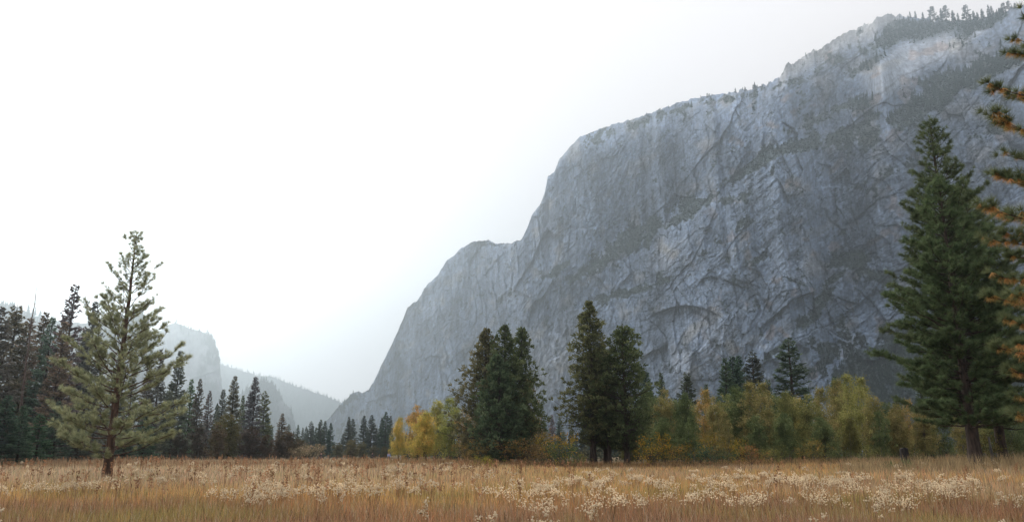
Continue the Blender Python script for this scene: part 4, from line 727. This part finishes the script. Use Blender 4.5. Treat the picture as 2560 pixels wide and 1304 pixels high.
# ------------------------------------------------------------------ people far across the meadow
def plainmat(name, c):
    m, n, l = newmat(name); o = n.new('ShaderNodeOutputMaterial'); b = n.new('ShaderNodeBsdfPrincipled'); b.inputs['Roughness'].default_value = .85
    ns = n.new('ShaderNodeTexNoise'); ns.inputs['Scale'].default_value = 30; mxx = n.new('ShaderNodeMix'); mxx.data_type = 'RGBA'; mxx.inputs[6].default_value = (*[v * .8 for v in c], 1); mxx.inputs[7].default_value = (*c, 1)
    l.new(ns.outputs[0], mxx.inputs[0]); l.new(mxx.outputs[2], b.inputs[0]); l.new(b.outputs[0], o.inputs[0]); return m
M_SKIN = plainmat('skin', (.5, .3, .22)); M_HAIR = plainmat('hair', (.03, .02, .015)); M_DARK = plainmat('dark_cloth', (.03, .035, .05)); M_BLUE = plainmat('pale_blue_cloth', (.50, .55, .85)); M_JEAN = plainmat('denim', (.07, .09, .16))
def skinned(name, verts, edges, radii, mat, parent, root=0):
    me = bpy.data.meshes.new(name); me.from_pydata(verts, edges, []); me.materials.append(mat); o = obj(name, me, parent)
    sk = o.modifiers.new('skin', 'SKIN'); 
    for i, r in enumerate(radii): me.skin_vertices[0].data[i].radius = (r, r) if not isinstance(r, tuple) else r; me.skin_vertices[0].data[i].use_root = (i == root)
    ss = o.modifiers.new('sub', 'SUBSURF'); ss.levels = 1; ss.render_levels = 1; return o
def person(px, Yd, rz, top, trousers, label):
    x = float(mk(px, 1140)[0]) * Yd; e = obj('person', None); e.location = (x, Yd, float(ground_z(x, Yd))); e.rotation_euler = (0, 0, rz); tag(e, label, 'person', 'walkers at the far meadow edge')
    V = [(0, 0, .95), (0, 0, 1.15), (0, 0, 1.38), (0, .01, 1.50), (0, -.01, 1.63), (0, 0, 1.72), (.19, 0, 1.40), (.25, .03, 1.13), (.24, -.10, .90), (.24, -.15, .82), (-.19, 0, 1.40), (-.25, .0, 1.13), (-.24, -.14, .92), (-.24, -.2, .85), (.10, 0, .88), (.11, -.06, .48), (.11, .05, .09), (.11, -.10, .04), (-.10, 0, .88), (-.11, .03, .48), (-.11, .16, .10), (-.11, .02, .05)]
    E = [(0, 1), (1, 2), (2, 3), (3, 4), (4, 5), (2, 6), (6, 7), (7, 8), (8, 9), (2, 10), (10, 11), (11, 12), (12, 13), (0, 14), (14, 15), (15, 16), (16, 17), (0, 18), (18, 19), (19, 20), (20, 21)]
    Rr = [(.15, .11), (.14, .10), (.15, .10), .055, .095, .06, .055, .042, .032, .03, .055, .042, .032, .03, .08, .055, .04, .035, .08, .055, .04, .035]
    skinned('body', V, E, Rr, M_SKIN, e)
    V2 = [V[0], V[1], V[2], V[6], V[7], V[8], V[10], V[11], V[12]]; skinned('shirt', V2, [(0, 1), (1, 2), (2, 3), (3, 4), (4, 5), (2, 6), (6, 7), (7, 8)], [(.17, .13), (.16, .12), (.17, .12), .07, .055, .042, .07, .055, .042], top, e)
    V3 = [(0, 0, .97), V[14], V[15], V[16], V[18], V[19], V[20]]; skinned('trousers', V3, [(0, 1), (1, 2), (2, 3), (0, 4), (4, 5), (5, 6)], [(.16, .12), .095, .07, .055, .095, .07, .055], trousers, e)
    skinned('hair', [(0, .02, 1.66), (0, .02, 1.74), (0, .07, 1.62)], [(0, 1), (0, 2)], [.09, .07, .06], M_HAIR, e)
person(972, 150, .3, M_BLUE, M_JEAN, 'walker in a pale blue shirt beside the golden cottonwood')
person(931, 155, 2.0, M_DARK, M_DARK, 'walker in dark clothes before the olive oaks')
person(803, 150, -.6, M_DARK, M_JEAN, 'walker in dark top at the tall seed heads, farthest left')
# ------------------------------------------------------------------ haze
def hazebox(x0, x1, y0, y1, z0, z1, dens):
    v = [(x, y, z) for z in (z0, z1) for y in (y0, y1) for x in (x0, x1)]; f = [(0, 2, 3, 1), (4, 5, 7, 6), (0, 1, 5, 4), (2, 6, 7, 3), (0, 4, 6, 2), (1, 3, 7, 5)]
    me = bpy.data.meshes.new('haze'); me.from_pydata(v, [], f); m, n, l = newmat('haze'); o = n.new('ShaderNodeOutputMaterial'); pv = n.new('ShaderNodeVolumePrincipled')
    pv.inputs['Color'].default_value = (.74, .89, 1.0, 1); pv.inputs['Density'].default_value = dens; pv.inputs['Anisotropy'].default_value = .72; l.new(pv.outputs[0], o.inputs['Volume'])
    me.materials.append(m); return tag(obj('haze', me), 'pale valley haze', 'haze', kind='stuff')
ztop = float(max(ZZ.max() + 80, 1200))
hazebox(-7500, 7500, -7500, 7500, -2.0, ztop, 2.25e-4)
print('verts', sum(len(o.data.vertices) for o in bpy.data.objects if o.type == 'MESH'), 'ztop', ztop)
